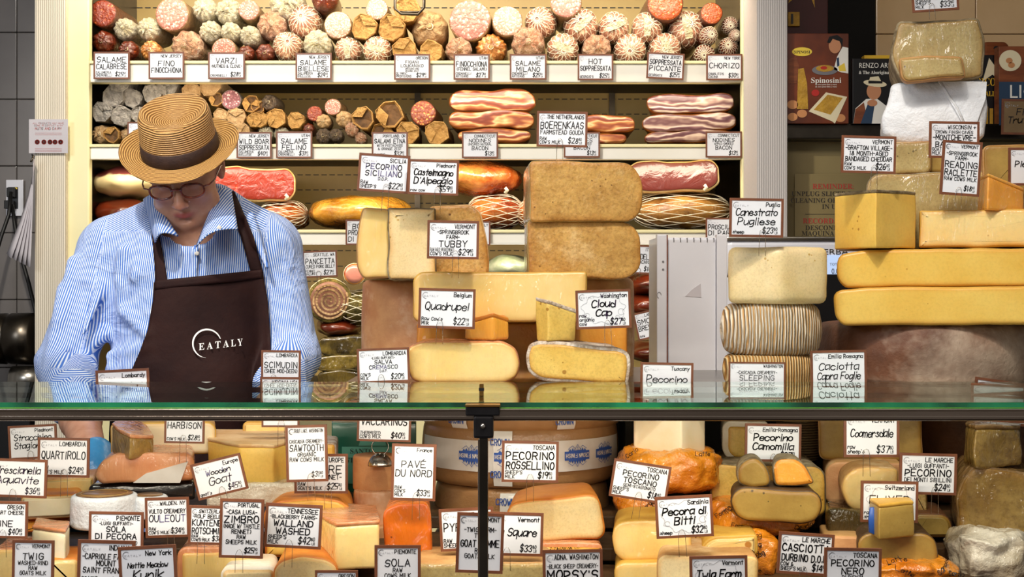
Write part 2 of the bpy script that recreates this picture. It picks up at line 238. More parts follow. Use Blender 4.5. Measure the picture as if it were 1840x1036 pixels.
def tubevf(pts, r, n=6, closed=False, V=None, Fc=None):
    V = [] if V is None else V; Fc = [] if Fc is None else Fc; base = len(V); pts = [Vector(p) for p in pts]; N = len(pts); up = None
    for i, p in enumerate(pts):
        t = (pts[(i+1) % N if closed else min(i+1, N-1)]-pts[(i-1) % N if closed else max(i-1, 0)])
        t = t.normalized() if t.length > 1e-9 else Vector((0, 0, 1))
        if up is None: up = t.orthogonal().normalized()
        u = (up-t*up.dot(t)); u = u.normalized() if u.length > 1e-6 else t.orthogonal().normalized(); up = u; w = t.cross(u)
        rr = r[i] if isinstance(r, (list, tuple)) else r
        for k in range(n): a = 2*PI*k/n; V.append(p+u*(rr*math.cos(a))+w*(rr*math.sin(a)))
    for i in range(N if closed else N-1):
        j = (i+1) % N
        for k in range(n): Fc.append((base+i*n+k, base+i*n+(k+1) % n, base+j*n+(k+1) % n, base+j*n+k))
    if not closed: Fc.append(tuple(base+k for k in range(n-1, -1, -1))); Fc.append(tuple(base+(N-1)*n+k for k in range(n)))
    return V, Fc
def lathe(prof, n=40, axis='Z', a0=0, a1=2*PI, fn=None, cap=True):
    V = []; Fc = []; full = abs(a1-a0-2*PI) < 1e-6; m = n if full else n+1
    for (r, z) in prof:
        for k in range(m):
            a = a0+(a1-a0)*k/n; rr = r*(fn(a, z) if fn else 1)
            V.append((rr*math.cos(a), rr*math.sin(a), z) if axis == 'Z' else (rr*math.cos(a), z, rr*math.sin(a)))
    for i in range(len(prof)-1):
        for k in range(n if full else n):
            j = (k+1) % m; f = (i*m+k, i*m+j, (i+1)*m+j, (i+1)*m+k); Fc.append(f if axis == 'Z' else f[::-1])
    if cap and full:
        f = tuple(range(m-1, -1, -1)); g = tuple((len(prof)-1)*m+k for k in range(m)); Fc += [f, g] if axis == 'Z' else [f[::-1], g[::-1]]
    return V, Fc
def rrect(x0, z0, x1, z1, rc, n=6):
    tl, tr, br, bl = rc; pts = []
    mx = min(x1-x0, z1-z0)*.499; tl, tr, br, bl = [max(.0004, min(q, mx)) for q in (tl, tr, br, bl)]
    for cx, cz, r, a in ((x1-tr, z1-tr, tr, 0), (x0+tl, z1-tl, tl, 90), (x0+bl, z0+bl, bl, 180), (x1-br, z0+br, br, 270)):
        for k in range(n+1): t = math.radians(a+90*k/n); pts.append((cx+r*math.cos(t), cz+r*math.sin(t)))
    return pts
def densify(pts, d):
    out = []
    for i, p in enumerate(pts):
        q = pts[(i+1) % len(pts)]; L = math.dist(p, q); k = max(1, int(L/d))
        for j in range(k): out.append((p[0]+(q[0]-p[0])*j/k, p[1]+(q[1]-p[1])*j/k))
    return out
def inset(pts, d):
    n = len(pts); out = []
    for i in range(n):
        a = pts[i-1]; c = pts[(i+1) % n]; tx, tz = c[0]-a[0], c[1]-a[1]; L = math.hypot(tx, tz) or 1
        out.append((pts[i][0]-tz/L*d, pts[i][1]+tx/L*d))
    return out
def solid(pts, rings, half=0, cx=0):   # pts CCW seen from the front; rings: (inset, y)
    V = []; Fc = []; n = len(pts)
    for d, y in rings:
        s = math.sqrt(max(.02, 1-(y/half)**2)) if half and y > 0 else 1-max(0, y)*.7
        for (x, z) in inset(pts, d): V.append((cx+(x-cx)*s, y, z))
    for i in range(len(rings)-1):
        for k in range(n): j = (k+1) % n; Fc.append((i*n+k, (i+1)*n+k, (i+1)*n+j, i*n+j))
    Fc.append(tuple(range(n))); Fc.append(tuple((len(rings)-1)*n+k for k in range(n-1, -1, -1)))
    return V, Fc
def wobble(V, amp, fr, seed):
    out = []
    for v in V:
        q = Vector((v[0]*fr+seed*3.1, v[1]*fr, v[2]*fr)); d = mnoise.noise_vector(q); out.append((v[0]+d.x*amp, v[1]+d.y*amp*.4, v[2]+d.z*amp))
    return out
SEED = [0]
def cheese(name, label, x0, y0, x1, y1, Y, dep, paste, rind, rc=(8, 8, 8, 8), rt=3, yaw=0, half=False, poly=None, wob=.0012, cat='cheese', group=None, roll=0, rb=.003, part=('rind', 'paste')):
    SEED[0] += 1; s = Y/F; cx = (x0+x1)/2; c = P(cx, y1, Y); w = (x1-x0)*s/2; hh = (y1-y0)*s
    yaw = yaw-.62*math.degrees(math.atan2(c.x, Y)); t = thing(name, label, cat, c, group, (0, math.radians(roll), math.radians(yaw)))
    if poly: pts = [((q[0]-cx)*s, (y1-q[1])*s) for q in poly]
    else: pts = rrect(-w, 0, w, hh, [q*s for q in rc])
    pts = densify(pts, .005)
    if poly:
        for _ in range(2): pts = [((pts[i-1][0]+2*pts[i][0]+pts[(i+1) % len(pts)][0])/4, (pts[i-1][1]+2*pts[i][1]+pts[(i+1) % len(pts)][1])/4) for i in range(len(pts))]
    ar = sum(pts[i-1][0]*pts[i][1]-pts[i][0]*pts[i-1][1] for i in range(len(pts)))
    if ar < 0: pts = pts[::-1]
    hr = w*1.02 if half else 0; dp = min(dep, hr*.97) if half else dep
    ys = [(rb, 0), (rb*.3, rb*.3), (0, rb)]+[(0, rb+(dp-2*rb)*k/5) for k in range(1, 6)]+[(rb, dp)]
    V, Fc = solid(pts, ys, hr); obj(part[0], wobble(V, wob*1.5, 22, SEED[0]), Fc, rind, t, smooth=True)
    if paste:
        r = rt*s; g = min(.016, min(w*2, hh)*.16); rg = [(r+g, -.0032, 0), (r+g*.55, -.0031, .35), (r+.0035, -.0028, .8), (r+.0012, -.0022, 1), (r, -.0008, 1), (r, .002, 1)]; V, Fc = solid(pts, [(min(q[0], r+.0035), q[1]) for q in rg]); n_ = len(pts)
        for k in range(2):
            for i in range(n_): x, y, z = V[k*n_+i]; f = rg[k][0]-r-.0035; V[k*n_+i] = (x*(1-f/w), y, hh/2+(z-hh/2)*(1-f/(hh/2)))
        o = obj(part[1], wobble(V, wob*1.5, 22, SEED[0]), Fc, paste, t, smooth=True); a = o.data.attributes.new('rim', 'FLOAT', 'POINT'); a.data.foreach_set('value', [q[2] for q in rg for _ in pts])
    return t
def prism(name, label, plan, y0, y1, Yr, face, top, cat='cheese', bv=.003, group=None, wob=.0015, split=('paste', 'rind'), toph=.006, slope=None):
    SEED[0] += 1; xs = [P(a, 0, b).x for a, b in plan]; ys = [b for a, b in plan]; cx = sum(xs)/len(xs); cy = sum(ys)/len(ys); zb = P(0, y1, Yr).z; zt = P(0, y0, Yr).z
    t = thing(name, label, cat, (cx, cy, zb), group); n = len(plan); pl = [(a-cx, b-cy) for a, b in zip(xs, ys)]
    if sum(pl[i-1][0]*pl[i][1]-pl[i][0]*pl[i-1][1] for i in range(n)) < 0: pl = pl[::-1]
    def make(nm, za, zb2, g, m):
        V = [(x, y, za+(slope(x, y) if slope and za > 0 else 0)) for x, y in pl]+[(x*g, y*g, zb2+(slope(x, y) if slope else 0)) for x, y in pl]
        Fc = [tuple(range(n-1, -1, -1)), tuple(range(n, 2*n))]+[(i, (i+1) % n, n+(i+1) % n, n+i) for i in range(n)]
        o = obj(nm, V, Fc, m, t, smooth=True); bm = bmesh.new(); bm.from_mesh(o.data)
        bmesh.ops.bevel(bm, geom=list(bm.edges), offset=min(bv, (zb2-za)*.4), segments=3, profile=.5, affect='EDGES')
        big = [e for e in bm.edges if e.calc_length() > .02]; bmesh.ops.subdivide_edges(bm, edges=big, cuts=4, use_grid_fill=True)
        for v in bm.verts: d = mnoise.noise_vector(v.co*25+Vector((SEED[0]*2.3, 0, 0))); v.co += d*wob
        bm.to_mesh(o.data); bm.free(); o.data.polygons.foreach_set('use_smooth', [False]*len(o.data.polygons)); 
        try: o.data.set_sharp_from_angle(angle=.6)
        except Exception: pass
        o.data.polygons.foreach_set('use_smooth', [True]*len(o.data.polygons)); return o
    H = zt-zb; make(split[0], 0, H-(toph*.8 if top else 0), 1, face)
    if top: make(split[1], H-toph, H, 1.012, top)
    return t
def wheel(name, label, cx, y0, y1, rpx, Y, m, r1=.012, bul=.03, cat='cheese', group=None, top=None):
    SEED[0] += 1; s = Y/F; R = rpx*s; c = P(cx, y1, Y); c.y = Y+R; c.x = (cx-920)*(Y+R*.35)/F; H = (y1-y0)*s; sd = SEED[0]
    t = thing(name, label, cat, c, group)
    pr = [(R-r1, 0)]+[(R-r1+r1*math.sin(a*PI/8), r1-r1*math.cos(a*PI/8)) for a in range(1, 5)]+[(R*(1+bul*math.sin(PI*k/8)), r1+(H-2*r1)*k/8) for k in range(1, 8)]+[(R-r1+r1*math.cos(a*PI/8), H-r1+r1*math.sin(a*PI/8)) for a in range(0, 5)]
    V, Fc = lathe(pr, 56, fn=lambda a, z: 1+.012*mnoise.noise(Vector((math.cos(a)*2+sd, math.sin(a)*2, z*20))))
    obj('rind', V, Fc, m, t)
    if top: V, Fc = lathe([(R-r1*1.3, H-.001), (R-r1*1.4, H+.002)], 48); obj('top_rind', V, Fc, top, t)
    return t
# ---------------------------------------------------------------- hand lettering: marker strokes laid on the cards
GL = {'A':'022842 1434','B':'0208 ~0838473505 ~0535433202','C':'~4738180604123243','D':'0208 ~082847432202','E':'48080242 0535','F':'480802 0535','G':'~473818060412324345 4525','H':'0802 4842 0545','I':'2822','J':'~4843321203','K':'0802 480542','L':'080242','M':'0208244842','N':'02084248','O':'~28180604123244463828','P':'0208 ~0838463504','Q':'~28180604123244463828 2341','R':'0208 ~0838463505 2542','S':'~47381806153544321203','T':'0848 2822','U':'~080412324448','V':'082248','W':'0812263248','X':'0842 4802','Y':'082548 2522','Z':'08480242',
'0':'~28180604123244463828','1':'172822','2':'~0718384735 350242','3':'~0718384725 ~2544321203','4':'280444 3832','5':'480805 ~05354432 1202','6':'~3817040312324435 3504','7':'084822','8':'~28171625363728 ~25040322434425','9':'~47351506183847 4732','$':'~47381806153544321203 2921','&':'~42061827040222 2244','-':'0545',"'":'2827',',':'2312','.':'2223','(':'~38161432',')':'~18363412','/':'0248','+':'0545 2723',':':'2223 2526',
'a':'~4616050312334 4642','b':'0802 ~042645432203','c':'~452605031232 3243','d':'4842 ~44160503123243','e':'~0444452605031232 3243','f':'~48382722 0646','g':'~46160503123344 ~46413010','h':'0802 ~0426364542','i':'2622 2728','j':'~26211000 2728','k':'0802 460442','l':'2822','m':'0602 ~05162522 ~25364542','n':'0602 ~0426364542','o':'~26050322434526','p':'0600 ~052645432203','q':'4640 ~46160503123344','r':'0602 ~04263645','s':'~45261534432203','t':'2822 0646','u':'~0603122244 4642','v':'062246','w':'0612243246','x':'0642 4602','y':'0623 4600','z':'06460242'}
ACC = {'\u00c9': 'E', '\u00c8': 'E', '\u00c1': 'A'}
NARROW = {'I': .45, 'i': .35, 'l': .3, "'": .3, '.': .35, ',': .35, '1': .55, ' ': .55, 'j': .5, '-': .7, '(': .55, ')': .55, ':': .35, 't': .7, 'f': .7, 'r': .8, '/': .6, 'M': 1.1, 'W': 1.15, 'm': 1.15, 'w': 1.1}
GC = {}
def glyph(ch):
    if ch in GC: return GC[ch]
    out = []
    for st in GL.get(ACC.get(ch, ch), '').split():
        sm = st[0] == '~'; st = st.lstrip('~'); pts = [(int(st[i])/4, (int(st[i+1])-2)/6) for i in range(0, len(st)-1, 2)]
        if sm and len(pts) > 2:
            cl = pts[0] == pts[-1]
            for _ in range(2):
                q = [] if cl else [pts[0]]
                for a, b in zip(pts[:-1], pts[1:]): q += [(a[0]*.75+b[0]*.25, a[1]*.75+b[1]*.25), (a[0]*.25+b[0]*.75, a[1]*.25+b[1]*.75)]
                q.append(q[0] if cl else pts[-1]); pts = q
        out.append(pts)
    if ch in ACC: out.append([(.35, 1.1), (.65, 1.28)] if ch != '\u00c8' else [(.35, 1.28), (.65, 1.1)])
    GC[ch] = out; return out
def adv(c): return NARROW.get(c, .9 if c.islower() else 1.0)
def twidth(s, hgt, asp=.62, gap=.26): return sum(adv(c) for c in s)*hgt*asp+max(0, len(s)-1)*hgt*gap*asp
def ribbons(polys, w, V, Fc, mp):
    for pts in polys:
        for a, b in zip(pts[:-1], pts[1:]):
            dx, dy = b[0]-a[0], b[1]-a[1]; L = math.hypot(dx, dy)
            if L < 1e-9: continue
            dx, dy = dx/L*w/2, dy/L*w/2; i = len(V)
            for q in ((a[0]-dx*.8+dy, a[1]-dy*.8-dx), (b[0]+dx*.8+dy, b[1]+dy*.8-dx), (b[0]+dx*.8-dy, b[1]+dy*.8+dx), (a[0]-dx*.8-dy, a[1]-dy*.8+dx)): V.append(mp(*q))
            Fc.append((i, i+1, i+2, i+3))
def write(s, x, y, hgt, w, V, Fc, mp, asp=.62, align=0, rnd=None, slant=.04, gap=.26, rot=0):
    w = min(w, hgt*.17, hgt*asp*.3)
    W = twidth(s, hgt, asp, gap); x -= W*align; r = rnd or random; x0 = x; polys = []
    for c in s:
        a = adv(c)*hgt*asp; dy = r.uniform(-.04, .04)*hgt; sl = slant+r.uniform(-.05, .05); g = 1+r.uniform(-.05, .07)
        for st in glyph(c): polys.append([(x+p[0]*a*.92+(p[1]*sl*hgt), y+dy+p[1]*hgt*g) for p in st])
        x += a+hgt*gap*asp
    if rot: ca, sa = math.cos(rot), math.sin(rot); polys = [[(x0+(p[0]-x0)*ca-(p[1]-y)*sa, y+(p[0]-x0)*sa+(p[1]-y)*ca) for p in st] for st in polys]
    ribbons(polys, w, V, Fc, mp)
def arc(cx, cy, r, a0, a1, n=14): return [(cx+r*math.cos(math.radians(a0+(a1-a0)*i/n)), cy+r*math.sin(math.radians(a0+(a1-a0)*i/n))) for i in range(n+1)]
def fontmesh(s, size=1, align='CENTER', name='lettering'):
    cu = bpy.data.curves.new('t', 'FONT'); cu.body = s; cu.size = size; cu.align_x = align; cu.resolution_u = 3
    o = bpy.data.objects.new('t', cu); COL.objects.link(o); bpy.context.view_layer.update()
    me = bpy.data.meshes.new_from_object(o.evaluated_get(bpy.context.evaluated_depsgraph_get())); V = [tuple(v.co) for v in me.vertices]; Fc = [tuple(p.vertices) for p in me.polygons]
    bpy.data.objects.remove(o); bpy.data.curves.remove(cu); bpy.data.meshes.remove(me); return V, Fc
def serif(s): return ''.join(chr(0x1D400+ord(c)-65) if 'A' <= c <= 'Z' else (chr(0x1D41A+ord(c)-97) if 'a' <= c <= 'z' else (chr(0x1D7CE+ord(c)-48) if c.isdigit() else c)) for c in s)
TAGN = [0]
def price_tag(x0, y0, x1, y1, Y, rot, text, low, price, label, w=1.0, cursive=False, ink='marker', clip=True, frame='tag_frame', card='card', doodle=0, fade=(), legs=34, group=None, logo=True, lean=0):
    TAGN[0] += 1; R = random.Random(TAGN[0]*11); s = Y/F; W = (x1-x0)*s; H = (y1-y0)*s; c = P((x0+x1)/2, y1, Y)
    t = thing('price_tag', label, 'price tag', c, group, (math.radians(-lean), math.radians(rot), 0)); fb = min(W, H)*.062; th = .0022; Hs = min(H, W*.8)
    ou = [(-W/2, 0), (W/2, 0), (W/2, H), (-W/2, H)]; inn = [(-W/2+fb, fb), (W/2-fb, fb), (W/2-fb, H-fb), (-W/2+fb, H-fb)]
    V = [(x, -.0008, z) for x, z in ou]+[(x, -.0008, z) for x, z in inn]+[(x, th, z) for x, z in ou]+[(x, th, z) for x, z in inn]; Fc = []
    for i in range(4): j = (i+1) % 4; Fc += [(i, j, 4+j, 4+i), (8+j, 8+i, 12+i, 12+j), (j, i, 8+i, 8+j), (4+i, 4+j, 12+j, 12+i)]
    obj('frame', V, Fc, frame, t, smooth=False)
    box('card', (-W/2+fb, 0, fb), (W/2-fb, th*.8, H-fb), card, t)
    mp = lambda u, v: (u-W/2, -.0004, v); V = []; Fc = []; V2 = []; F2 = []; pen = Hs*.0195*w; a = .62
    rows = text.split('|'); hd = rows[0]; rows = rows[1:]; iw = W-2*fb; lowh = Hs*.085
    if hd:
        hh = Hs*.1; f = min(1, iw*.8/max(1e-6, twidth(hd, hh))); write(hd, W-fb*1.6, H-fb-hh*1.45, hh, pen*.85, V, Fc, mp, a*f, 1, R)
    zt = H-fb-(Hs*.17 if hd else H*.06); zb = fb+(Hs*.24 if (low or price) else H*.06); ws = []
    for r in rows: ws.append(.6 if r.startswith('.') else 1.5 if r.startswith('^') else 1.0)
    tot = sum(ws) or 1; z = zt; unit = min((zt-zb)/tot, Hs*.25)
    z -= ((zt-zb)-unit*tot)*.35
    for k, (r, q) in enumerate(zip(rows, ws)):
        r = r.lstrip('.^'); hh = unit*q*.74; z -= unit*q; wd0 = twidth(r, hh, a); f = min(1.25 if q >= 1 else 1, iw*.93/max(wd0, 1e-6)); hh *= max(.7, min(1, f*1.25)); wd0 = twidth(r, hh, a); f = min(1.25 if q >= 1 else 1, iw*.93/max(wd0, 1e-6))
        VV, FF = (V2, F2) if k in fade else (V, Fc)
        write(r, W/2, z+hh*.1, hh, pen*(1.15 if q >= 1 else .85)*(1.5 if q > 1.2 and w > 1.3 else 1), VV, FF, mp, a*f, .5, R, slant=.16 if cursive else .04, gap=.15 if cursive else .26)
    for k, r in enumerate(low): write(r, fb*1.4, fb+H*.03+(len(low)-1-k)*lowh*1.25, lowh, pen*.75, V, Fc, mp, a*min(1, iw*.5/max(1e-6, twidth(r, lowh))), 0, R)
    if price:
        d, _, ct = price.partition('.'); ph = Hs*.15; x = W-fb*1.2-(W*.13 if ct else W*.06); write(d, x, fb+H*.045, ph, pen, V, Fc, mp, a*.85, 1, R, slant=.12)
        if ct: write(ct, x+W*.01, fb+H*.045+ph*.5, ph*.5, pen*.7, V, Fc, mp, a*.8, 0, R); write('LB', x+W*.03, fb+H*.03, ph*.38, pen*.6, V, Fc, mp, a*.8, 0, R)
    if V: obj('lettering', V, Fc, ink, t, smooth=False)
    if V2: tag(obj('lettering', V2, F2, 'marker_faded', t, smooth=False), 'faded violet lettering')
    if logo:
        V = []; Fc = []; r = Hs*.075; lx, ly = fb+r*1.5, H-fb-r*1.6
        ribbons([arc(lx, ly, r, 50, 280)], H*.013, V, Fc, mp); write('EATALY', lx-r*.5, ly-r*.45, r*.55, H*.009, V, Fc, mp, 1.0, 0, R, gap=.5)
        if doodle:
            pts = []; 
            for k in range(46): q = 2*PI*k/45; pts.append((W/2+iw*.42*math.cos(q)*(1+.09*math.sin(9*q)), H/2+H*.36*math.sin(q)*(1+.13*math.sin(9*q+1))))
            ribbons([pts], H*.01, V, Fc, mp); ribbons([arc(W*.82, H*.42, H*.08, 0, 330), arc(W*.2, H*.35, H*.06, 0, 330), arc(W*.75, H*.28, H*.05, 0, 300)], H*.009, V, Fc, mp)
        obj('logo', V, Fc, 'logo_grey', t, smooth=False)
    if clip:
        r = .0044*Y/2.1; L = legs*s; zc = .006; g = .0011
        pts = [(-.0052, -.003, -L), (-.0047, -.003, zc)]+[(-r*math.cos(q), -.003, zc+r*math.sin(q)*1.6) for q in [PI*k/10 for k in range(1, 10)]]+[(.0047, -.003, zc), (.0056, -.003, -L)]
        V, Fc = tubevf(pts, .00042*Y/2.1, 5); o = obj('wire_clip', V, Fc, 'steel_wire', t); o.location = (R.uniform(-.012, .012), 0, 0)
    return t
T = price_tag
# ---------------------------------------------------------------- the setting
def setting(name, lo, hi, m): o = box(name, lo, hi, m); o['kind'] = 'structure'; return o
setting('floor', (-3.4, -.6, -.05), (3.4, 5.1, 0), 'floor_stone'); setting('ceiling', (-3.4, -.6, 3.3), (3.4, 5.1, 3.35), 'ceiling_plaster')
setting('wall_back', (-3.4, 4.9, 0), (3.4, 5.0, 3.3), 'wall_dark'); 
wl = setting('wall_left', (-2.6, 4.0, 0), (-1.32, 4.06, 3.3), 'grout')
def tiles(wall, xs, ys, Y, m, skip=None):
    for i in range(len(xs)-1):
        for j in range(len(ys)-1):
            o = pbox('tile', xs[i]+.6, ys[j]+.6, xs[i+1]-.6, ys[j+1]-.6, Y, .012, m, wall, .0025)
tiles(wl, [-330, -150, 30, 210], [-62, 58, 178, 298, 418, 538, 660, 780], 3.988, 'tile_grey')
wr = setting('wall_right', (1.28, 4.0, 0), (2.6, 4.06, 3.3), 'grout')
tiles(wr, [1574, 1753, 1932, 2110], [-124, -62, 61, 182, 304], 3.988, 'tile_beige')
# refrigerated wall case
YF = 3.70
case = thing('refrigerated_wall_case', 'cream open-front refrigerated wall case with white shelves behind the man', 'display case', (0, 3.7, 0))
def cb(name, x0, y0, x1, y1, Y, dep, m, bv=0, lab=None):
    o = pbox(name, x0, y0, x1, y1, Y, dep, m, case, bv, org=Vector((0, 3.7, 0)))
    if lab: o['label'] = lab
    return o
cb('back_panel', 100, -200, 1400, 760, 4.2, .04, 'case_back')
cb('side_panel', 118, -200, 155, 1500, 3.7, .5, 'steel_dark'); cb('side_panel', 1335, -200, 1360, 1500, 3.7, .5, 'steel_dark')
cb('front_trim', 118, -200, 160, 1500, 3.675, .03, 'shelf_cream', .004); cb('front_trim', 1333, -200, 1362, 1500, 3.675, .03, 'shelf_cream', .004)
cb('pillar', 62, -200, 118, 1500, 3.655, .2, 'pillar_cream', .004, 'ribbed cream pillar'); cb('pillar', 1360, -200, 1415, 1500, 3.45, .2, 'pillar_grey', .004, 'ribbed grey pillar')
cb('top_hood', 118, -330, 1360, -200, 3.66, .6, 'shelf_white')
for yt, yb in ((113, 149), (262, 287), (415, 439), (693, 726)):
    z = P(0, yt, YF).z; zb = P(0, yb, YF).z; a = P(155, 0, YF).x; b = P(1335, 0, YF).x
    o = box('shelf', (a, 0, z-.012), (b, .49, z-.003), 'case_dark', case)
    o = box('price_rail', (a, -.012, zb), (b, 0, z-.004), 'shelf_white', case, .003)
    o = box('rail_lip', (a, -.02, z-.005), (b, .02, z+.003), 'shelf_cream', case, .001)
    o = box('shelf_lamp_tray', (a, .0, zb+.004), (b, .05, zb+.016), 'shelf_cream', case, .002)
cb('base', 155, 735, 1335, 1460, 3.72, .44, 'shelf_cream')
for py in (14, 178, 205, 232, 314, 341, 365, 395, 450, 478, 505):
    V = []; Fc = []
    for k in range(84):
        px = 160+k*14.4
        a = P(px, py, 4.199); v, f = boxvf((a.x, 4.197-3.7, a.z-.0012), (a.x+.017, 4.2-3.7, a.z+.0012)); n = len(V); V += v; Fc += [tuple(i+n for i in q) for q in f]
    obj('slot_row', V, Fc, 'slot_black', case, smooth=False)
for px in (750, 1100): cb('bracket', px-5, 155, px+5, 262, 4.185, .01, 'steel_dark'); cb('bracket', px-5, 290, px+5, 411, 4.185, .01, 'steel_dark')
o = thing('shelf_hook', 'grey wire shelf hook hanging over brown paper salami at top centre', 'hook', P(735, 0, 3.72))
s = 3.72/F; V, Fc = tubevf([(-25*s, 0, 60*s), (-25*s, 0, -16*s), (-14*s, 0, -25*s), (16*s, 0, -26*s), (27*s, 0, -14*s), (27*s, 0, 60*s)], .0042, 8); obj('wire', V, Fc, 'steel_dark', o)
V, Fc = tubevf([(-16*s, .004, -21*s), (18*s, .004, -21*s)], .003, 6); obj('crossbar', V, Fc, 'steel_dark', o)
# left side: notice, outlet, cords, papers, slicer motor
Y = 3.645; n = thing('wall_notice', 'white nuts and dairy notice taped to ribbed cream pillar', 'notice', P(87, 275, Y)); s = Y/F
box('sheet', (-35*s, 0, 0), (35*s, .0015, 61*s), 'sign_paper', n)
V = []; Fc = []; mp = lambda u, v: (u, -.0005, v); R0 = random.Random(3)
for tx, zz, hh, ww in (('ALL PRODUCTS MAY HAVE', 52, 3, .3), ('COME IN CONTACT WITH', 48, 3, .3), ('NUTS AND DAIRY', 42, 4, .6)): write(tx, 0, zz*s, hh*s, ww*s, V, Fc, mp, .75, .5, R0)
for q in (36, 33, 8, 5, 3): ribbons([[(-24*s, q*s), (24*s, q*s)]], .5*s, V, Fc, mp)
obj('lettering', V, Fc, 'ink_red', n, smooth=False); V = []; Fc = []
for q in (-20, -8, 3, 12, 22):
    for k in range(3): ribbons([arc(q*s, 20*s, (1+k)*1.3*s, 0, 360, 10)], 1.4*s, V, Fc, mp)
obj('food_icons', V, Fc, 'ink_red', n, smooth=False)
Y = 3.98; n = thing('wall_outlet', 'white wall outlet with green indicator and black plugs on grey tiles', 'outlet', P(27, 388, Y)); s = Y/F
box('cover_plate', (-15*s, -.006, 0), (16*s, 0, 65*s), 'machine_white', n, .002); box('socket', (-11*s, -.008, 13*s), (7*s, -.005, 52*s), 'black_plastic', n, .001); box('indicator', (2*s, -.0095, 48*s), (6*s, -.007, 51*s), 'print_yellow', n)
box('plug', (-9*s, -.03, 33*s), (4*s, -.007, 50*s), 'rubber_black', n, .002); box('plug', (-11*s, -.04, 12*s), (2*s, -.007, 27*s), 'rubber_black', n, .002)
for i, pts in enumerate((((20, 345), (16, 385), (2, 425), (-14, 480), (-22, 600)), ((22, 368), (26, 400), (32, 440), (42, 475), (52, 510), (64, 560), (66, 640)))):
    V, Fc = tubevf([P(a, b, 3.9-.02*k) for k, (a, b) in enumerate(pts)], .0058, 8); o = obj('power_cord', V, Fc, 'rubber_black'); tag(o, ('black power cord bending left from the outlet', 'black power cord running down right behind hanging papers')[i], 'cord')
g = thing('hanging_papers', 'sheaf of white papers hanging on clip beside the pillar', 'papers', P(56, 285, 3.6)); s = 3.6/F
for k in range(5):
    a = -6-k*9; V = []; Fc = []
    for j in range(9):
        u = j/8; V += [(-2*s*k*.2+a*s*u**1.6+4*s, k*.004, -u*(195-k*4)*s), (-2*s*k*.2+a*s*u**1.6+(-9*s)*u-1*s, .02+k*.004, -u*(190-k*5)*s), ]
    Fc = [(2*j, 2*j+1, 2*j+3, 2*j+2) for j in range(8)]; o = obj('paper_sheet', V, Fc, 'sign_paper', g); md = o.modifiers.new('s', 'SOLIDIFY'); md.thickness = .0008
V, Fc = tubevf([(2*s, -.01, -6*s), (4*s, .0, 4*s), (0, .01, 8*s)], .003, 6); obj('binder_clip', V, Fc, 'steel_dark', g)
g = thing('steel_slicer_motor', 'horizontal polished steel cylinder housing at left behind the man', 'machine', P(20, 700, 3.8)); s = 3.8/F
V, Fc = lathe([(30*s, -60*s), (44*s, -56*s), (46*s, -8*s), (44*s, -6*s), (44*s, 0), (46*s, 2*s), (47*s, 44*s), (40*s, 48*s)], 40); o = obj('housing', V, Fc, 'steel_dark', g); o.rotation_euler = (0, PI/2, 0); o.location = (0, 0, 92*s)
V, Fc = lathe([(20*s, 0), (24*s, 2*s), (24*s, 50*s), (20*s, 52*s)], 30); o = obj('drum', V, Fc, 'steel', g); o.rotation_euler = (0, PI/2, 0); o.location = (8*s, -.03, 20*s)
box('base', (-90*s, -.05, -160*s), (45*s, .12, 2*s), 'black_plastic', g, .004)
# right side: rear ledge with boxes, panel and sign
o = pbox('counter_ledge', 1410, 222, 1960, 250, 3.5, .42, 'steel_dark', None, .004); tag(o, 'dark steel ledge carrying the pasta box and books at right', 'ledge')
o = pbox('rear_cabinet', 1402, 252, 1960, 1480, 3.56, .3, 'olive_panel', None, .004); tag(o, 'olive brown cabinet below the steel ledge at right', 'cabinet')
n = thing('reminder_sign', 'framed slicer cleaning reminder sheet on the olive cabinet', 'sign', P(1497, 425, 3.54)); s = 3.54/F
box('panel', (-69*s, 0, 0), (80*s, .006, 113*s), 'olive_panel', n, .002)
def ftext(s_, x, z, size, m, par, y=-.001, al='CENTER', rot=0, nm='lettering', lab=None, sx=1):
    V, Fc = fontmesh(s_, size, al); c_, s2 = math.cos(rot), math.sin(rot); o = obj(nm, [(x+(a*sx*c_-b*s2), y, z+(a*sx*s2+b*c_)) for a, b, _ in V], Fc, m, par, smooth=False)
    if lab: o['label'] = lab
    return o
ftext(serif('REMINDER')+':', 0, 86*s, 13*s, 'ink_red', n); ftext(serif('RECORDATORIO')+':', 0, 24*s, 13*s, 'ink_red', n)
for tx, z in (('UNPLUG SLICER BEFORE', 73), ('CLEANING OR WHEN NOT', 61), ('IN USE', 50), ('DESCONECTE LA', 12), ('MAQUINA CUANDO', 2)): ftext(serif(tx), 0, z*s, 12*s, 'ink_dark', n)
box('rule', (-50*s, -.001, 40*s), (50*s, 0, 40.8*s), 'ink_dark', n)
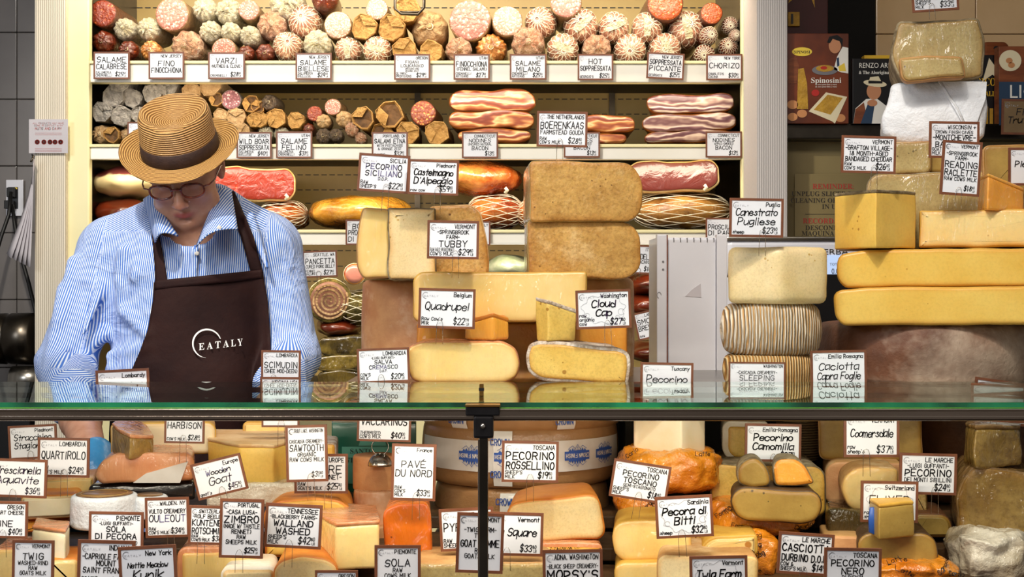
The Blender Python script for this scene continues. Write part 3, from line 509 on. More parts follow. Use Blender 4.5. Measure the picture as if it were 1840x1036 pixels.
# pasta box
Y = 3.48; s = Y/F; n = thing('pasta_box', 'orange pasta box picturing a man in yellow apron and noodle bowl', 'box', P(1470, 222, Y))
box('carton', (-57*s, 0, 0), (55*s, .06, 162*s), 'box_orange', n, .002)
def disc(name, x, z, rx, rz, m, par, y=-.0012, n_=24, t=.001, rot=0):
    V = [(x+rx*math.cos(2*PI*k/n_)*math.cos(rot)-rz*math.sin(2*PI*k/n_)*math.sin(rot), y, z+rx*math.cos(2*PI*k/n_)*math.sin(rot)+rz*math.sin(2*PI*k/n_)*math.cos(rot)) for k in range(n_)]
    V += [(a, y+t, c) for a, b, c in V]; return obj(name, V, [tuple(range(n_)), tuple(range(2*n_-1, n_-1, -1))]+[(k, n_+k, n_+(k+1) % n_, (k+1) % n_) for k in range(n_)], m, par, smooth=False)
def poly(name, pts, m, par, y=-.0012, t=.001):
    a = sum(pts[i-1][0]*pts[i][1]-pts[i][0]*pts[i-1][1] for i in range(len(pts)))
    if a < 0: pts = pts[::-1]
    k = len(pts); V = [(x, y, z) for x, z in pts]+[(x, y+t, z) for x, z in pts]; return obj(name, V, [tuple(range(k)), tuple(range(2*k-1, k-1, -1))]+[(i, k+i, k+(i+1) % k, (i+1) % k) for i in range(k)], m, par, smooth=False)
def bx(px, py, X=1470, B=222): return ((px-X)*s, (B-py)*s)
disc('print_lettering_badge', *bx(1441, 93), 18*s, 8*s, 'print_yellow', n); ftext(serif('SPINOSI'), *bx(1441, 96), 7.2*s, 'ink_dark', n, -.0018)
poly('print_wood', [bx(1416, 150), bx(1416, 108), bx(1430, 100), bx(1436, 120), bx(1431, 150)], 'wood_red', n)
poly('print_jacket', [bx(*q) for q in ((1498, 125), (1504, 102), (1514, 84), (1524, 86), (1524, 132), (1512, 130))], 'print_white', n); poly('print_apron', [bx(*q) for q in ((1506, 120), (1517, 113), (1520, 128), (1508, 128))], 'print_yellow', n, -.0018)
disc('print_face', *bx(1500, 82), 11*s, 14*s, 'print_skin', n, -.0016); poly('print_hair', [bx(*q) for q in ((1486, 76), (1490, 66), (1504, 63), (1514, 70), (1513, 84), (1508, 74), (1496, 70), (1491, 78))], 'book_black', n, -.002); poly('print_tie', [bx(*q) for q in ((1503, 105), (1507, 103), (1508, 118), (1504, 120))], 'book_navy', n, -.002)
disc('print_plate', *bx(1482, 126), 23*s, 9*s, 'print_grey', n); disc('print_noodles', *bx(1482, 123), 16*s, 6*s, 'pasta_yellow', n, -.0018); disc('print_sauce', *bx(1480, 122), 6*s, 3*s, 'print_red', n, -.0022)
ftext(serif('Spinosini'), *bx(1484, 149), 13.5*s, 'print_white', n, -.0018)
for k in range(2): ftext('all uovo pasta fatta a mano', *bx(1484, 153+k*4), 3.6*s, 'print_white', n, -.0018)
disc('print_seal', *bx(1465, 167), 7*s, 6*s, 'print_red', n, -.0016)
poly('print_noodle_bundle', [bx(*q) for q in ((1432, 196), (1434, 124), (1444, 122), (1450, 150), (1452, 196))], 'pasta_yellow', n, -.0014); poly('print_pasta_tray', [bx(*q) for q in ((1453, 200), (1484, 166), (1522, 174), (1500, 222), (1495, 218))], 'page_cream', n, -.0016); poly('print_pasta_nest', [bx(*q) for q in ((1462, 197), (1487, 170), (1514, 176), (1492, 206))], 'pasta_yellow', n, -.002)
for px, py, r in ((1424, 210, 9), (1441, 204, 9), (1510, 212, 9), (1424, 188, 10)): disc('print_egg', *bx(px, py), r*s, r*.8*s, 'egg_brown', n, -.0014)
# music disc case
n = thing('album_case', 'black album case picturing a man in straw hat and scarf', 'album case', P(1567, 222, Y)); bb = lambda px, py: bx(px, py, 1567)
box('sleeve', (-35*s, 0, 0), (36*s, .02, 117*s), 'book_black', n, .001); ftext('RENZO ARBORE', *bb(1543, 122), 13*s, 'print_white', n, -.0015, 'LEFT', sx=.82); ftext(serif('& The Aboriginals'), *bb(1543, 133), 8.5*s, 'print_white', n, -.0015, 'LEFT', sx=.9)
poly('print_shirt', [bb(*q) for q in ((1533, 222), (1537, 195), (1556, 178), (1574, 176), (1592, 190), (1598, 222))], 'print_white', n); poly('print_vest', [bb(*q) for q in ((1533, 222), (1537, 196), (1552, 184), (1560, 222))], 'wood_red', n, -.0016); poly('print_scarf', [bb(*q) for q in ((1560, 184), (1572, 183), (1566, 222), (1546, 222))], 'book_navy', n, -.0018)
disc('print_face', *bb(1570, 164), 13*s, 15*s, 'print_skin', n, -.0018); disc('print_hat_brim', *bb(1572, 150), 21*s, 6*s, 'page_cream', n, -.0022, rot=-.12); poly('print_hat_crown', [bb(*q) for q in ((1560, 150), (1563, 139), (1578, 137), (1585, 150))], 'page_cream', n, -.0026); poly('print_hat_band', [bb(*q) for q in ((1560, 150), (1560, 145), (1585, 146), (1585, 150))], 'book_black', n, -.003); disc('print_hand', *bb(1567, 185), 9*s, 6*s, 'print_skin', n, -.0024)
o = pbox('yellow_carton', 1553, 99, 1603, 222, 3.56, .03, 'book_yellow', None, .001); tag(o, 'yellow carton edge standing behind the black album case', 'box')
n = thing('shelf_radio', 'dark red board with lit brass dial behind the pasta box', 'board', P(1450, 220, 3.75)); s = 3.75/F
box('panel', (-50*s, 0, 0), (38*s, .03, 260*s), 'red_board', n, .003); box('dial', (-35*s, -.008, 172*s), (-14*s, 0, 198*s), 'pasta_yellow', n, .002); box('needle', (-30*s, -.01, 176*s), (-26*s, -.006, 194*s), 'ink_dark', n)
poly('leaf_mark', [(-34*s, 214*s), (-24*s, 222*s), (-20*s, 240*s), (-30*s, 226*s)], 'pasta_yellow', n); poly('leaf_mark', [(4*s, 240*s), (12*s, 236*s), (14*s, 206*s), (8*s, 222*s)], 'pasta_yellow', n)
Y = 3.5; s = Y/F
n = thing('cutting_board', 'round-cornered reddish wooden cutting board leaning behind books at right', 'board', P(1790, 222, 3.62)); V, Fc = solid(rrect(-28*s, 0, 24*s, 152*s, (12*s,)*4), [(.001, 0), (0, .002), (0, .014), (.001, .016)]); obj('plank', V, Fc, 'wood_red', n); disc('handle_hole', 0, 140*s, 5*s, 4*s, 'book_black', n, -.001)
n = thing('recipe_book', 'dark recipe book with yellow lettering partly hidden by the paper package', 'book', P(1795, 225, 3.54)); box('cover', (-45*s, 0, 0), (0, .03, 128*s), 'book_black', n, .001); ftext(serif('RICO'), -24*s, 72*s, 20*s, 'book_yellow', n, sx=.7); ftext(serif('TALIA'), -17*s, 53*s, 13*s, 'book_yellow', n, sx=.75)
for k in range(3): box('print_bottle', ((-26+k*9)*s, -.001, 2*s), ((-20+k*9)*s, 0, (34-3*k)*s), 'pasta_yellow', n)
poly('print_bird', [(-30*s, 80*s), (-18*s, 122*s), (-8*s, 108*s), (-2*s, 84*s), (-12*s, 92*s)], 'page_cream', n)
n = thing('cookery_book', 'cookery book with a bowl of eggs above navy title band', 'book', P(1850, 225, 3.5)); box('cover', (-55*s, 0, 0), (55*s, .035, 142*s), 'wood_red', n, .001); box('title_band', (-55*s, -.0015, 0), (55*s, 0, 78*s), 'book_navy', n)
disc('print_bowl', -35*s, 116*s, 20*s, 19*s, 'page_cream', n); disc('print_egg', -37*s, 116*s, 6*s, 5*s, 'egg_brown', n, -.002); disc('print_egg', -33*s, 108*s, 6*s, 5*s, 'egg_brown', n, -.002); disc('print_bowl', 10*s, 84*s, 20*s, 19*s, 'page_cream', n); ftext('LIGURIA', -38*s, 49*s, 34*s, 'print_white', n, -.002, 'LEFT')
# scale and white wrapping machine
Y = 3.0; s = Y/F; n = thing('label_scale', 'wide white label scale with blue lit display behind the cheeses', 'scale', P(1400, 740, 3.02)); B = 740
def sb(nm, x0, y0, x1, y1, ya, yb, m, bv=.003): return box(nm, ((x0-1400)*s, ya, (B-y1)*s), ((x1-1400)*s, yb, (B-y0)*s), m, n, bv)
sb('body', 1305, 428, 1560, 492, 0, .2, 'machine_white', .012); sb('lower_body', 1300, 496, 1560, 740, .02, .2, 'machine_white', .006); sb('display_recess', 1412, 490, 1545, 590, -.004, .03, 'black_plastic'); sb('display', 1478, 456, 1545, 491, -.006, .01, 'screen_lit', .001); sb('top_cover', 1305, 423, 1560, 431, -.004, .19, 'steel', .003)
o = box('side_counter', (P(1290, 0, 3.02).x, 3.0, 0), (P(1590, 0, 3.02).x, 3.3, P(0, 740, 3.02).z), 'steel_dark'); tag(o, 'dark side counter carrying the white label scale', 'counter')
ftext('BIZERBA', (1451-1400)*s, (B-455)*s, 14.5*s, 'ink_dark', n, -.002, 'LEFT', sx=1.35); ftext('TOTAL', (1490-1400)*s, (B-475)*s, 6.5*s, 'ink_dark', n, -.008, 'LEFT'); ftext('0.00', (1493-1400)*s, (B-490)*s, 14*s, 'ink_dark', n, -.008, 'LEFT', sx=.8)
Y = 2.62; s = Y/F; n = thing('white_printer_column', 'tall white machine column with ribbed top edge beside pale cheese stack', 'machine', P(1244, 705, Y)); B = 705
def sb(nm, x0, y0, x1, y1, ya, yb, m, bv=.002): return box(nm, ((x0-1244)*s, ya, (B-y1)*s), ((x1-1244)*s, yb, (B-y0)*s), m, n, bv)
sb('body', 1181, 426, 1306, 705, .008, .16, 'machine_white'); sb('side_rail', 1180, 421, 1198, 705, -.004, .02, 'machine_white'); sb('front_panel', 1201, 430, 1286, 705, 0, .012, 'machine_white', .001); sb('edge_rail', 1287, 421, 1306, 705, -.006, .02, 'machine_white'); sb('groove', 1197.5, 422, 1199.5, 705, -.005, .0, 'wood_red', .0003)
for k in range(7): sb('rib', 1210+k*12, 427, 1211.5+k*12, 434, -.002, .004, 'print_grey', .0002)
poly('worn_mark', [((a-1244)*s, (B-b)*s) for a, b in ((1231, 532), (1243, 520), (1259, 509), (1260, 534))], 'sign_paper', n, -.001)
V, Fc = tubevf([((1184-1244)*s+math.cos(q)*.004, -.005, (B-530)*s+math.sin(q)*.006) for q in [k*.5 for k in range(10)]], .0005, 4); obj('scuff', V, Fc, 'print_grey', n)
for q, z in ((1191, 484), (1191, 470)): disc('screw', (q-1244)*s, (B-z)*s, 2*s, 2*s, 'print_grey', n, -.005)
# ---------------------------------------------------------------- front cheese display case
dc = thing('cheese_counter', 'glass-topped cheese display counter with metal rail and dark post', 'display counter', (0, 1.7, 0))
zg = P(0, 722.5, 1.72).z; YG = 1.72; YB = 2.10
box('glass_top', (-1.5, YG-1.7+.004, zg-.0085), (1.5, YB-1.7, zg), 'clear_glass', dc); o = box('glass_edge', (-1.5, YG-1.7, zg-.0065), (1.5, YG-1.7+.004, zg), 'glass_edge', dc); box('glass_edge_glint', (-1.5, YG-1.7+.0003, zg-.0085), (1.5, YG-1.7+.004, zg-.0065), 'lime_glint', dc)  # lower lime strip is a painted line of refracted light
zr = P(0, 734, 1.715).z
box('rail', (-1.5, .012, zr-.0155), (1.5, .06, zr), 'bar_metal', dc, .003); box('rail_strip', (-1.5, .006, zr-.0014), (1.5, .02, zr+.0005), 'bar_cream', dc, .001); box('rail_groove', (-1.5, .0095, zr-.0098), (1.5, .014, zr-.009), 'bar_cream', dc, .0003)
def cx_(nm, x0, y0, x1, y1, ya, yb, m, bv=.001): a = P(x0, y1, 1.70); b = P(x1, y0, 1.70); return box(nm, (a.x, ya, a.z), (b.x, yb, b.z), m, dc, bv)
cx_('clamp', 837, 729, 898, 746, -.008, .03, 'clamp_black', .002); cx_('clamp_cap', 836, 726, 899, 730, -.009, .03, 'brass', .0006); o = cx_('bracket', 851, 746, 887, 786, -.008, .012, 'clamp_black', .003)
V, Fc = lathe([(.0001, -.0112), (.0024, -.0112), (.0034, -.0095), (.0034, -.007)], 20, 'Y'); q = obj('screw', V, Fc, 'steel_wire', dc); q.location = P(868, 764, 1.7)-Vector((0, 1.7, 0))
cx_('post', 861, 784, 877, 1500, -.002, .012, 'steel_dark', .002); cx_('post_edge', 858.5, 790, 862, 1500, .002, .01, 'bar_metal', .0006)
a = P(866, 712, 1.85); q = box('glass_stud', (a.x-.003, .12, zg), (a.x+.003, .128, zg+.0165), 'brass', dc, .0006); box('glass_stud', (a.x-.0036, .119, zg+.007), (a.x+.0036, .129, zg+.011), 'clamp_black', dc, .0004)
zc = lambda py, Y: P(0, py, Y).z
DK = [(1.74, 1.92, ZC-.455), (1.92, 2.06, ZC-.425), (2.06, 2.2, ZC-.40), (2.2, 2.52, ZC-.375)]
for a, b, z in DK: box('display_step', (-1.5, a-1.7, z-.02), (1.5, b-1.7, z), 'rind_dark', dc, .002)
box('cabinet', (-1.5, .03, .1), (1.5, .82, DK[0][2]-.03), 'steel_dark', dc, .004); box('plinth', (-1.45, .08, 0), (1.45, .85, .1), 'black_plastic', dc)
zp = P(0, 697, 2.14).z; xr = P(600, 0, 2.14).x
box('rear_worktop', (xr, .44, zp-.014), (1.5, 1.02, zp), 'steel', dc, .003)
for xx in (P(628, 0, 2.2).x, P(1120, 0, 2.7).x, 1.45): box('worktop_support', (xx-.012, .8, DK[3][2]), (xx+.012, .99, zp-.014), 'steel_dark', dc, .002)
box('rear_door', (P(1010, 0, 2.66).x, .96, DK[3][2]-.2), (1.5, .98, zp-.014), 'case_dark', dc)
# ---------------------------------------------------------------- salami and meats in the wall case
def nz(x, y, z): return mnoise.noise(Vector((x, y, z)))
CACHE = {}
def unit(key, fn):
    if key not in CACHE: CACHE[key] = fn()
    return CACHE[key]
def mesh(name, V, Fc, m, smooth=True):
    me = bpy.data.meshes.new(name); me.from_pydata([tuple(v) for v in V], [], Fc); me.materials.append(MATS[m]); me.polygons.foreach_set('use_smooth', [smooth]*len(me.polygons)); return me
def part(me, name, par, lab=None):
    o = bpy.data.objects.new(name, me); COL.objects.link(o); o.parent = par
    if lab: o['label'] = lab
    return o
LEN = 5.2
def u_cut(cas, face, v):
    f = lambda a, z: 1+.035*nz(math.cos(a)*1.3+v*5, math.sin(a)*1.3, z*.6)
    V, Fc = lathe([(.93, .0), (.985, .03), (1.0, .12)]+[(1.0, .12+.6*k) for k in range(1, 9)]+[(.7, LEN), (.2, LEN+.1)], 36, 'Y', fn=f); a = mesh('casing', V, Fc, cas)
    V, Fc = lathe([(.02, -.055), (.45, -.05), (.88, -.035), (.94, -.01), (.95, .05)], 36, 'Y', fn=f); return [('casing', a), ('cut_face', mesh('cut_face', V, Fc, face))]
def u_wrap(m, v, knot=.12, pl=12):
    def f(a, z): k = max(0, 1-max(0, z)/1.1); return 1+.16*k*math.sin(pl*a+v+2*nz(v, math.cos(a), math.sin(a)))+.05*nz(math.cos(a)*2+v*4, math.sin(a)*2, z)
    V, Fc = lathe([(.05, -.16), (knot+.04, -.12), (knot, -.02), (.3, .05), (.55, .14), (.78, .32), (.93, .58), (1, .95), (1.0, 1.6), (1.0, 3.4), (.95, LEN-.5), (.5, LEN)], 48, 'Y', fn=f); a = mesh('wrapper', V, Fc, m)
    rr = random.Random(v); V = []; Fc = []; n = 14; t0 = rr.uniform(0, 6)
    for k in range(n+1):
        a_ = t0+k/n*2.6; r = .55+.18*math.sin(k*2.1)+rr.uniform(-.06, .06); V += [(.1*math.cos(a_), -.05, .1*math.sin(a_)), (r*.6*math.cos(a_), -.16-.05*(k % 2), r*.6*math.sin(a_)), (r*math.cos(a_), -.08-.1*(k % 2), r*math.sin(a_))]
    for k in range(n): b = 3*k; Fc += [(b, b+1, b+4, b+3), (b+1, b+2, b+5, b+4)]
    Fc += [q[::-1] for q in Fc]; V2, F2 = tubevf([(.17*math.cos(q*PI/6), -.06, .17*math.sin(q*PI/6)) for q in range(12)], .035, 6, True)
    return [('wrapper', a), ('twisted_end', mesh('twisted_end', V, Fc[:2*n], m)), ('tie', mesh('tie', V2, F2, 'twine'))]
def u_paper(m, v, inner=None):
    rr = random.Random(v*7+1); n = 8; j = [rr.uniform(.93, 1.06) for _ in range(n)]; th = [2*PI*(k+rr.uniform(-.2, .2))/n for k in range(n)]
    V = []; Fc = []; prof = [(.0, .3 if inner else .16), (.45, .26 if inner else .1), (.82, .22 if inner else .04), (.95, -.12), (1.02, -.05), (1.0, .5), (1.0, 2.5), (.98, LEN)]
    for i, (r, y) in enumerate(prof):
        for k in range(n): q = r*(j[k] if r > .5 else 1); V.append((q*math.cos(th[k]), y+(rr.uniform(-.07, .07) if 0 < i < 5 else 0), q*math.sin(th[k])))
    for i in range(len(prof)-1):
        for k in range(n): b = (k+1) % n; Fc.append((i*n+k, (i+1)*n+k, (i+1)*n+b, i*n+b)[::-1] if 0 else ((i+1)*n+k, i*n+k, i*n+b, (i+1)*n+b))
    me = mesh('paper_wrap', V, Fc, m, False)
    if inner:
        me.materials.append(MATS[inner])
        for p in me.polygons:
            if p.index < 2*n: p.material_index = 1
    V = []; a0 = rr.uniform(0, 6)
    V = [(math.cos(a0+q)*r, y, math.sin(a0+q)*r) for q, r, y in ((0, .95, -.1), (.9, 1.0, -.12), (1.9, .93, -.1), (1.2, .1, -.02), (.5, .2, .0))]; V += [(x, y-.03, z) for x, y, z in V]; k = 5
    return [('paper_wrap', me), ('fold_flap', mesh('fold_flap', V, [(0, 1, 2, 3, 4), (9, 8, 7, 6, 5)]+[(i, k+i, k+(i+1) % k, (i+1) % k) for i in range(k)], m, False))]
def u_net(cas, v, dens=16, film=0):
    pr = [(.02, -.02), (.3, 0), (.58, .07), (.8, .22), (.94, .45), (1, .8), (1.0, 1.4), (1.0, 2.0), (1, 3), (.98, LEN)]; f = lambda a, z: 1+.06*nz(math.cos(a)*1.2+v*3, math.sin(a)*1.2, z*.5)
    V, Fc = lathe(pr, 36, 'Y', fn=f); a = mesh('casing', V, Fc, cas); off = .35*math.cos(v*2.3), .35*math.sin(v*2.3)
    V2 = []; F2 = []; n = dens
    pts = lambda a_, i: None
    ring = [(.14, -.03), (.34, .0), (.55, .05), (.74, .15), (.89, .34), (.97, .58), (1.01, .85), (1.02, 1.15), (1.02, 1.5)]
    def pt(a_, r, y): 
        w = 1-r; q = 1.03*f(a_, y); return Vector((r*q*math.cos(a_)+off[0]*w*.8, y-.02, r*q*math.sin(a_)+off[1]*w*.8))
    for k in range(n):
        for sgn in (1, -1):
            tubevf([pt(2*PI*k/n+sgn*PI/n*i*.5, *ring[i]) for i in range(len(ring))], .016, 4, False, V2, F2)
    tubevf([pt(2*PI*k/12, .14, -.03) for k in range(12)], .03, 5, True, V2, F2)
    out = [('casing', a), ('netting', mesh('netting', V2, F2, 'net_string'))]
    if film:
        rr = random.Random(v); V = []; Fc = []; a0 = rr.uniform(0, 6)
        for i in range(7):
            for j in range(5): x = -.7+1.4*i/6; z = -.25+.12*j+.3*x*x*(.5-j/6); V.append((x*math.cos(a0)-z*math.sin(a0), -.08-.04*math.sin(i*1.7+j)+.25*x*x, x*math.sin(a0)+z*math.cos(a0)))
        Fc = [(i*5+j, i*5+j+1, i*5+j+6, i*5+j+5) for i in range(6) for j in range(4)]; out.append(('label_band', mesh('label_band', V, Fc, 'wrap_white')))
    return out
LOOK = {'c': 'cut {} salami face', 'w': '{} twisted-wrapped salami', 'p': 'brown kraft paper wrapped salami', 'n': '{} netted salami', 'd': '{} salami', 'q': 'white paper parcel salami', 'o': 'open-ended brown paper salami roll'}
KIND = {  # key: (builder, description)
 'cr': (lambda v: u_cut('casing_dark', 'cut_red', v), 'red marbled salami with cut face showing'), 'cp': (lambda v: u_cut('casing_pale', 'cut_pink', v), 'pink cut salami with fine white fat'), 'cw': (lambda v: u_cut('casing_pale', 'cut_pale', v), 'pale pink cut salami'), 'co': (lambda v: u_cut('casing_dark', 'cut_orange', v), 'orange-red chorizo with cut end'),
 'cu': (lambda v: u_cut('wrap_grey', 'cut_purple', v), 'purple marbled salami end in pale casing'), 'cm': (lambda v: u_cut('casing_dark', 'cut_mix', v), 'orange and red mottled cut salami'),
 'w': (lambda v: u_wrap('wrap_white', v), 'white salami in twisted wrapper'), 'wp': (lambda v: u_wrap('wrap_plastic', v, .14, 9), 'pinkish salami in clear twisted plastic'), 'wd': (lambda v: u_wrap('meat_dark', v, .12, 7), 'dark red salami in shiny plastic'), 'wo': (lambda v: u_wrap('meat_orange', v, .08, 16), 'orange salami with pleated wrapping'), 'wt': (lambda v: u_wrap('wrap_tan', v, .1, 8), 'grey-tan salami in gathered wrapper'), 'wk': (lambda v: u_wrap('wrap_dark', v, .12, 8), 'dark small salami with knotted end'),
 'p': (lambda v: u_paper('kraft', v), 'salami folded in brown paper'), 'po': (lambda v: u_paper('kraft', v, 'kraft_inside'), 'brown paper salami roll with open end'), 'q': (lambda v: u_paper('wrap_grey', v), 'salami folded in greyish white paper'), 'qt': (lambda v: u_paper('wrap_tan', v), 'salami folded in pale tan paper'),
 'n': (lambda v: u_net('meat_netted', v), 'pink salami in white netting'), 'nb': (lambda v: u_net('meat_netted', v, 14, 1), 'netted pink salami with plastic band'), 'nd': (lambda v: u_net('meat_dark', v, 18), 'small dark sausage in fine white net')}
ORD = ['first', 'second', 'third', 'fourth', 'fifth', 'sixth', 'seventh', 'eighth', 'ninth', 'tenth', 'eleventh', 'twelfth', 'thirteenth', 'fourteenth']
def salami_row(items, shelf, grp, base=0):
    byk = {}
    for it in items: byk.setdefault(it[3], []).append(it)
    for k in byk: byk[k].sort(key=lambda q: q[0])
    for i, (cx, cy, r, k) in enumerate(items):
        Y = 3.735+(.02 if cy < base-40 else 0)+random.uniform(0, .02); s = Y/F; v = i % 3; ms = unit((k, v), lambda: KIND[k][0](v+1)); lst = byk[k]; n = lst.index((cx, cy, r, k))
        lab = f"{KIND[k][1]}, {'only one' if len(lst) == 1 else ORD[n]+' such from left'} {shelf}"
        t = thing('salami', lab, 'salami', P(cx, cy, Y), grp, (random.uniform(-.03, .03), random.uniform(-.6, .6), random.uniform(-.07, .07))); t.scale = (r*s,)*3
        for nm, me in ms: part(me, nm, t)
S1 = [(184,24,25,'cr'),(220,49,20,'w'),(262,49,21,'w'),(309,26,31,'cp'),(181,73,20,'wd'),(227,88,18,'wd'),(268,88,18,'wo'),(331,80,29,'wp'),(363,13,22,'w'),(407,17,24,'w'),(375,54,20,'w'),(412,55,18,'w'),(445,62,19,'w'),(402,90,22,'cp'),(440,95,15,'wd'),(447,18,19,'cp'),(514,0,32,'w'),(486,42,27,'wp'),(543,35,29,'n'),(607,45,25,'cw'),(514,80,26,'n'),(475,93,17,'wd'),(569,76,26,'w'),(623,88,24,'nb'),(654,48,24,'p'),(676,87,25,'nb'),(677,16,20,'cw'),(703,50,25,'p'),(731,16,24,'p'),(772,48,33,'wt'),(727,90,23,'p'),(774,92,21,'p'),(844,36,38,'cp'),(825,87,24,'wp'),(882,84,28,'wo'),(912,38,28,'cw'),(971,36,27,'n'),(1017,5,28,'cp'),(948,74,30,'wp'),(1048,41,30,'nb'),(1012,85,28,'nb'),(1075,84,26,'wp'),(1107,45,27,'nb'),(1135,86,28,'n'),(1163,46,27,'nb'),(1196,6,33,'co'),(1199,84,28,'nb'),(1235,47,32,'nb'),(1279,24,20,'co'),(1314,43,15,'nd'),(1276,62,16,'nd'),(1312,82,17,'nd'),(1268,96,18,'nd'),(1322,63,11,'nd'),
 (240,8,18,'w'),(583,-6,24,'wd'),(640,-8,22,'cw'),(800,-2,26,'wt'),(880,-10,26,'w'),(960,-12,26,'n'),(1090,-6,26,'n'),(1145,-4,24,'n'),(1250,-10,22,'nd')]
S1 = [q for q in S1 if q[1] > -9 and q not in ((1090,-6,26,'n'),(1145,-4,24,'n'),(800,-2,26,'wt'),(240,8,18,'w'),(640,-8,22,'cw'))]
salami_row(S1, 'on the top shelf', 'salami on the top shelf', 95)
S2 = [(214,148,19,'q'),(203,173,20,'q'),(238,176,18,'q'),(183,201,19,'q'),(218,208,19,'q'),(250,206,16,'q'),(273,168,18,'q'),(300,154,19,'q'),(178,240,18,'wt'),(200,242,15,'po'),(226,241,12,'wt'),(344,166,18,'qt'),(377,152,21,'qt'),(388,178,13,'po'),(415,179,18,'cu'),(424,211,18,'qt'),(451,186,16,'po'),(396,208,14,'qt'),(434,238,17,'qt'),(456,215,13,'p'),(482,183,15,'wk'),(463,192,13,'po'),(496,212,18,'p'),(467,214,15,'p'),(531,216,16,'p'),(475,238,14,'w'),(505,240,14,'w'),(565,204,14,'cr'),(598,192,15,'cp'),(616,213,15,'wt'),(580,217,13,'wt'),(580,243,14,'wk'),(603,242,12,'wk'),(632,231,13,'wp'),(648,247,11,'wp'),(553,230,10,'wd'),(652,212,21,'po'),(700,205,25,'po'),(760,203,23,'cm'),(732,239,22,'p'),(785,238,22,'p'),(686,240,20,'po'),(330,196,20,'qt'),(300,200,22,'qt'),(280,235,16,'qt'),(310,238,18,'q'),(350,236,18,'qt')]
salami_row(S2, 'on the second shelf', 'salami on the second shelf', 238)
def slab(name, label, x0, y0, x1, y1, front, rind, seed, cat='meat', group=None, dep=.24, Y=3.74, bend=8, rt=2, film=None):
    rr = random.Random(seed); n = 22; top = []; bot = []; H = y1-y0
    for k in range(n+1):
        u = k/n; e = 1-abs(2*u-1)**9*.55; w = bend*.35*math.sin(u*5+seed)+bend*.25*math.sin(u*11+seed*2)
        m_ = (y0+y1)/2; top.append((x0+(x1-x0)*u, m_-(H/2)*e*(1+.08*math.sin(u*9+seed))+w*.5)); bot.append((x0+(x1-x0)*u, m_+(H/2)*e+w*.4))
    return cheese(name, label, x0, y0, x1, y1, Y, dep, front, rind, poly=bot+top[::-1], cat=cat, group=group, rt=rt, wob=.003, rb=.008, part=('rind', 'cut_face'))
for i, (a, b, c, d, m_, lab) in enumerate(((808,161,962,201,'bacon_light','browned bacon slab, topmost of left bacon stack'),(805,198,960,231,'bacon_light','pale streaky bacon slab, middle of left bacon stack'),(822,231,955,257,'bacon_light','bottom bacon slab of left bacon stack'),(1040,206,1143,238,'bacon_light','pink bacon slab beside the back-centre gouda tag'),(1030,238,1127,258,'bacon_light','lower bacon slab beside the back-centre gouda tag'),(1162,168,1319,203,'bacon_cool','greyish bacon slab, topmost of right bacon stack'),(1155,203,1323,237,'bacon_cool','curved bacon slab, middle of right bacon stack'),(1158,234,1320,257,'bacon_cool','bottom bacon slab of right bacon stack'))):
    slab('bacon_slab', lab, a, b, c, d, m_, 'bacon_rind', i+1, 'bacon', 'bacon slabs on the second shelf', bend=7)
def ham(label, x0, y0, x1, y1, front, rind, seed, net=False, Y=3.745, round_=False):
    s = Y/F
    if not round_: t = slab('cured_ham', label, x0, y0, x1, y1, front, rind, seed, 'ham', 'hams on the third shelf', .3, Y, 6, rt=3)
    else:
        cx, cy = (x0+x1)/2, (y0+y1)/2; a, c = (x1-x0)/2*s, (y1-y0)/2*s; t = thing('cured_ham', label, 'ham', P(cx, y1, Y+.12), 'hams on the third shelf')
        V = []; Fc = []; n, m_ = 36, 20
        for i in range(m_+1):
            ph = PI*i/m_
            for k in range(n):
                th = 2*PI*k/n; x = -math.cos(ph); rr = math.sin(ph)**.8; q = Vector((x*a, rr*.13*math.cos(th), rr*c*math.sin(th)+c)); q += mnoise.noise_vector(q*14+Vector((seed, 0, 0)))*.010+mnoise.noise_vector(q*38+Vector((0, seed, 0)))*.004; V.append(q)
        for i in range(m_):
            for k in range(n): j = (k+1) % n; Fc.append((i*n+k, i*n+j, (i+1)*n+j, (i+1)*n+k)[::-1])
        obj('meat', V, Fc, rind, t)
    if net:
        cx, cy = (x0+x1)/2, (y0+y1)/2; a, c = (x1-x0)/2*s*1.03, (y1-y0)/2*s*1.04; V = []; Fc = []; kx = .35
        for k in range(9):
            for sg in (1, -1):
                pts = []
                for i in range(15):
                    u = i/14; th = PI*(k/8)+PI+sg*.9*(u-.5); px = -1+2*u; q = Vector((a*math.copysign(abs(px)**.9, px), (-.145 if round_ else -.012)*abs(math.sin(th))*max(.05, 1-abs(px)**4)**.5-(.0 if round_ else .004), 0)); q.z = c+c*math.cos(th)*max(0, 1-abs(px)**3)**.6+.002*math.sin(9*u+k)
                    pts.append(q)
                tubevf(pts, .0010, 5, False, V, Fc)
        o = obj('netting', V, Fc, 'net_string', t); q = Vector((kx*a, -.14 if round_ else -.012, 1.9*c)); V, Fc = tubevf([q+Vector((0, 0, .0)), q+Vector((.006, -.004, .008)), q+Vector((.0, -.006, .014))], .005, 6); obj('knot', V, Fc, 'net_string', t)
    return t
ham('cured ham with thick pale fat, upper left of third shelf', 168, 298, 300, 358, 'ham_fatty', 'ham_fatty', 3, round_=True)
o = ham('dark red cured meat under the fatty ham at far left', 172, 357, 290, 412, 'ham_red', 'meat_dark', 4, round_=True)
ham('cut ham with bright red face and pale fat, right of the man', 385, 300, 530, 360, 'ham_red', 'ham_fat', 5)
ham('netted round pink ham beside the man\'s shoulder', 470, 362, 556, 414, 'ham_fat', 'ham_orange', 6, True, round_=True)
ham('golden glossy ham in plastic left of the tall cheese', 553, 350, 745, 414, 'ham_gold', 'ham_gold', 7, round_=True)
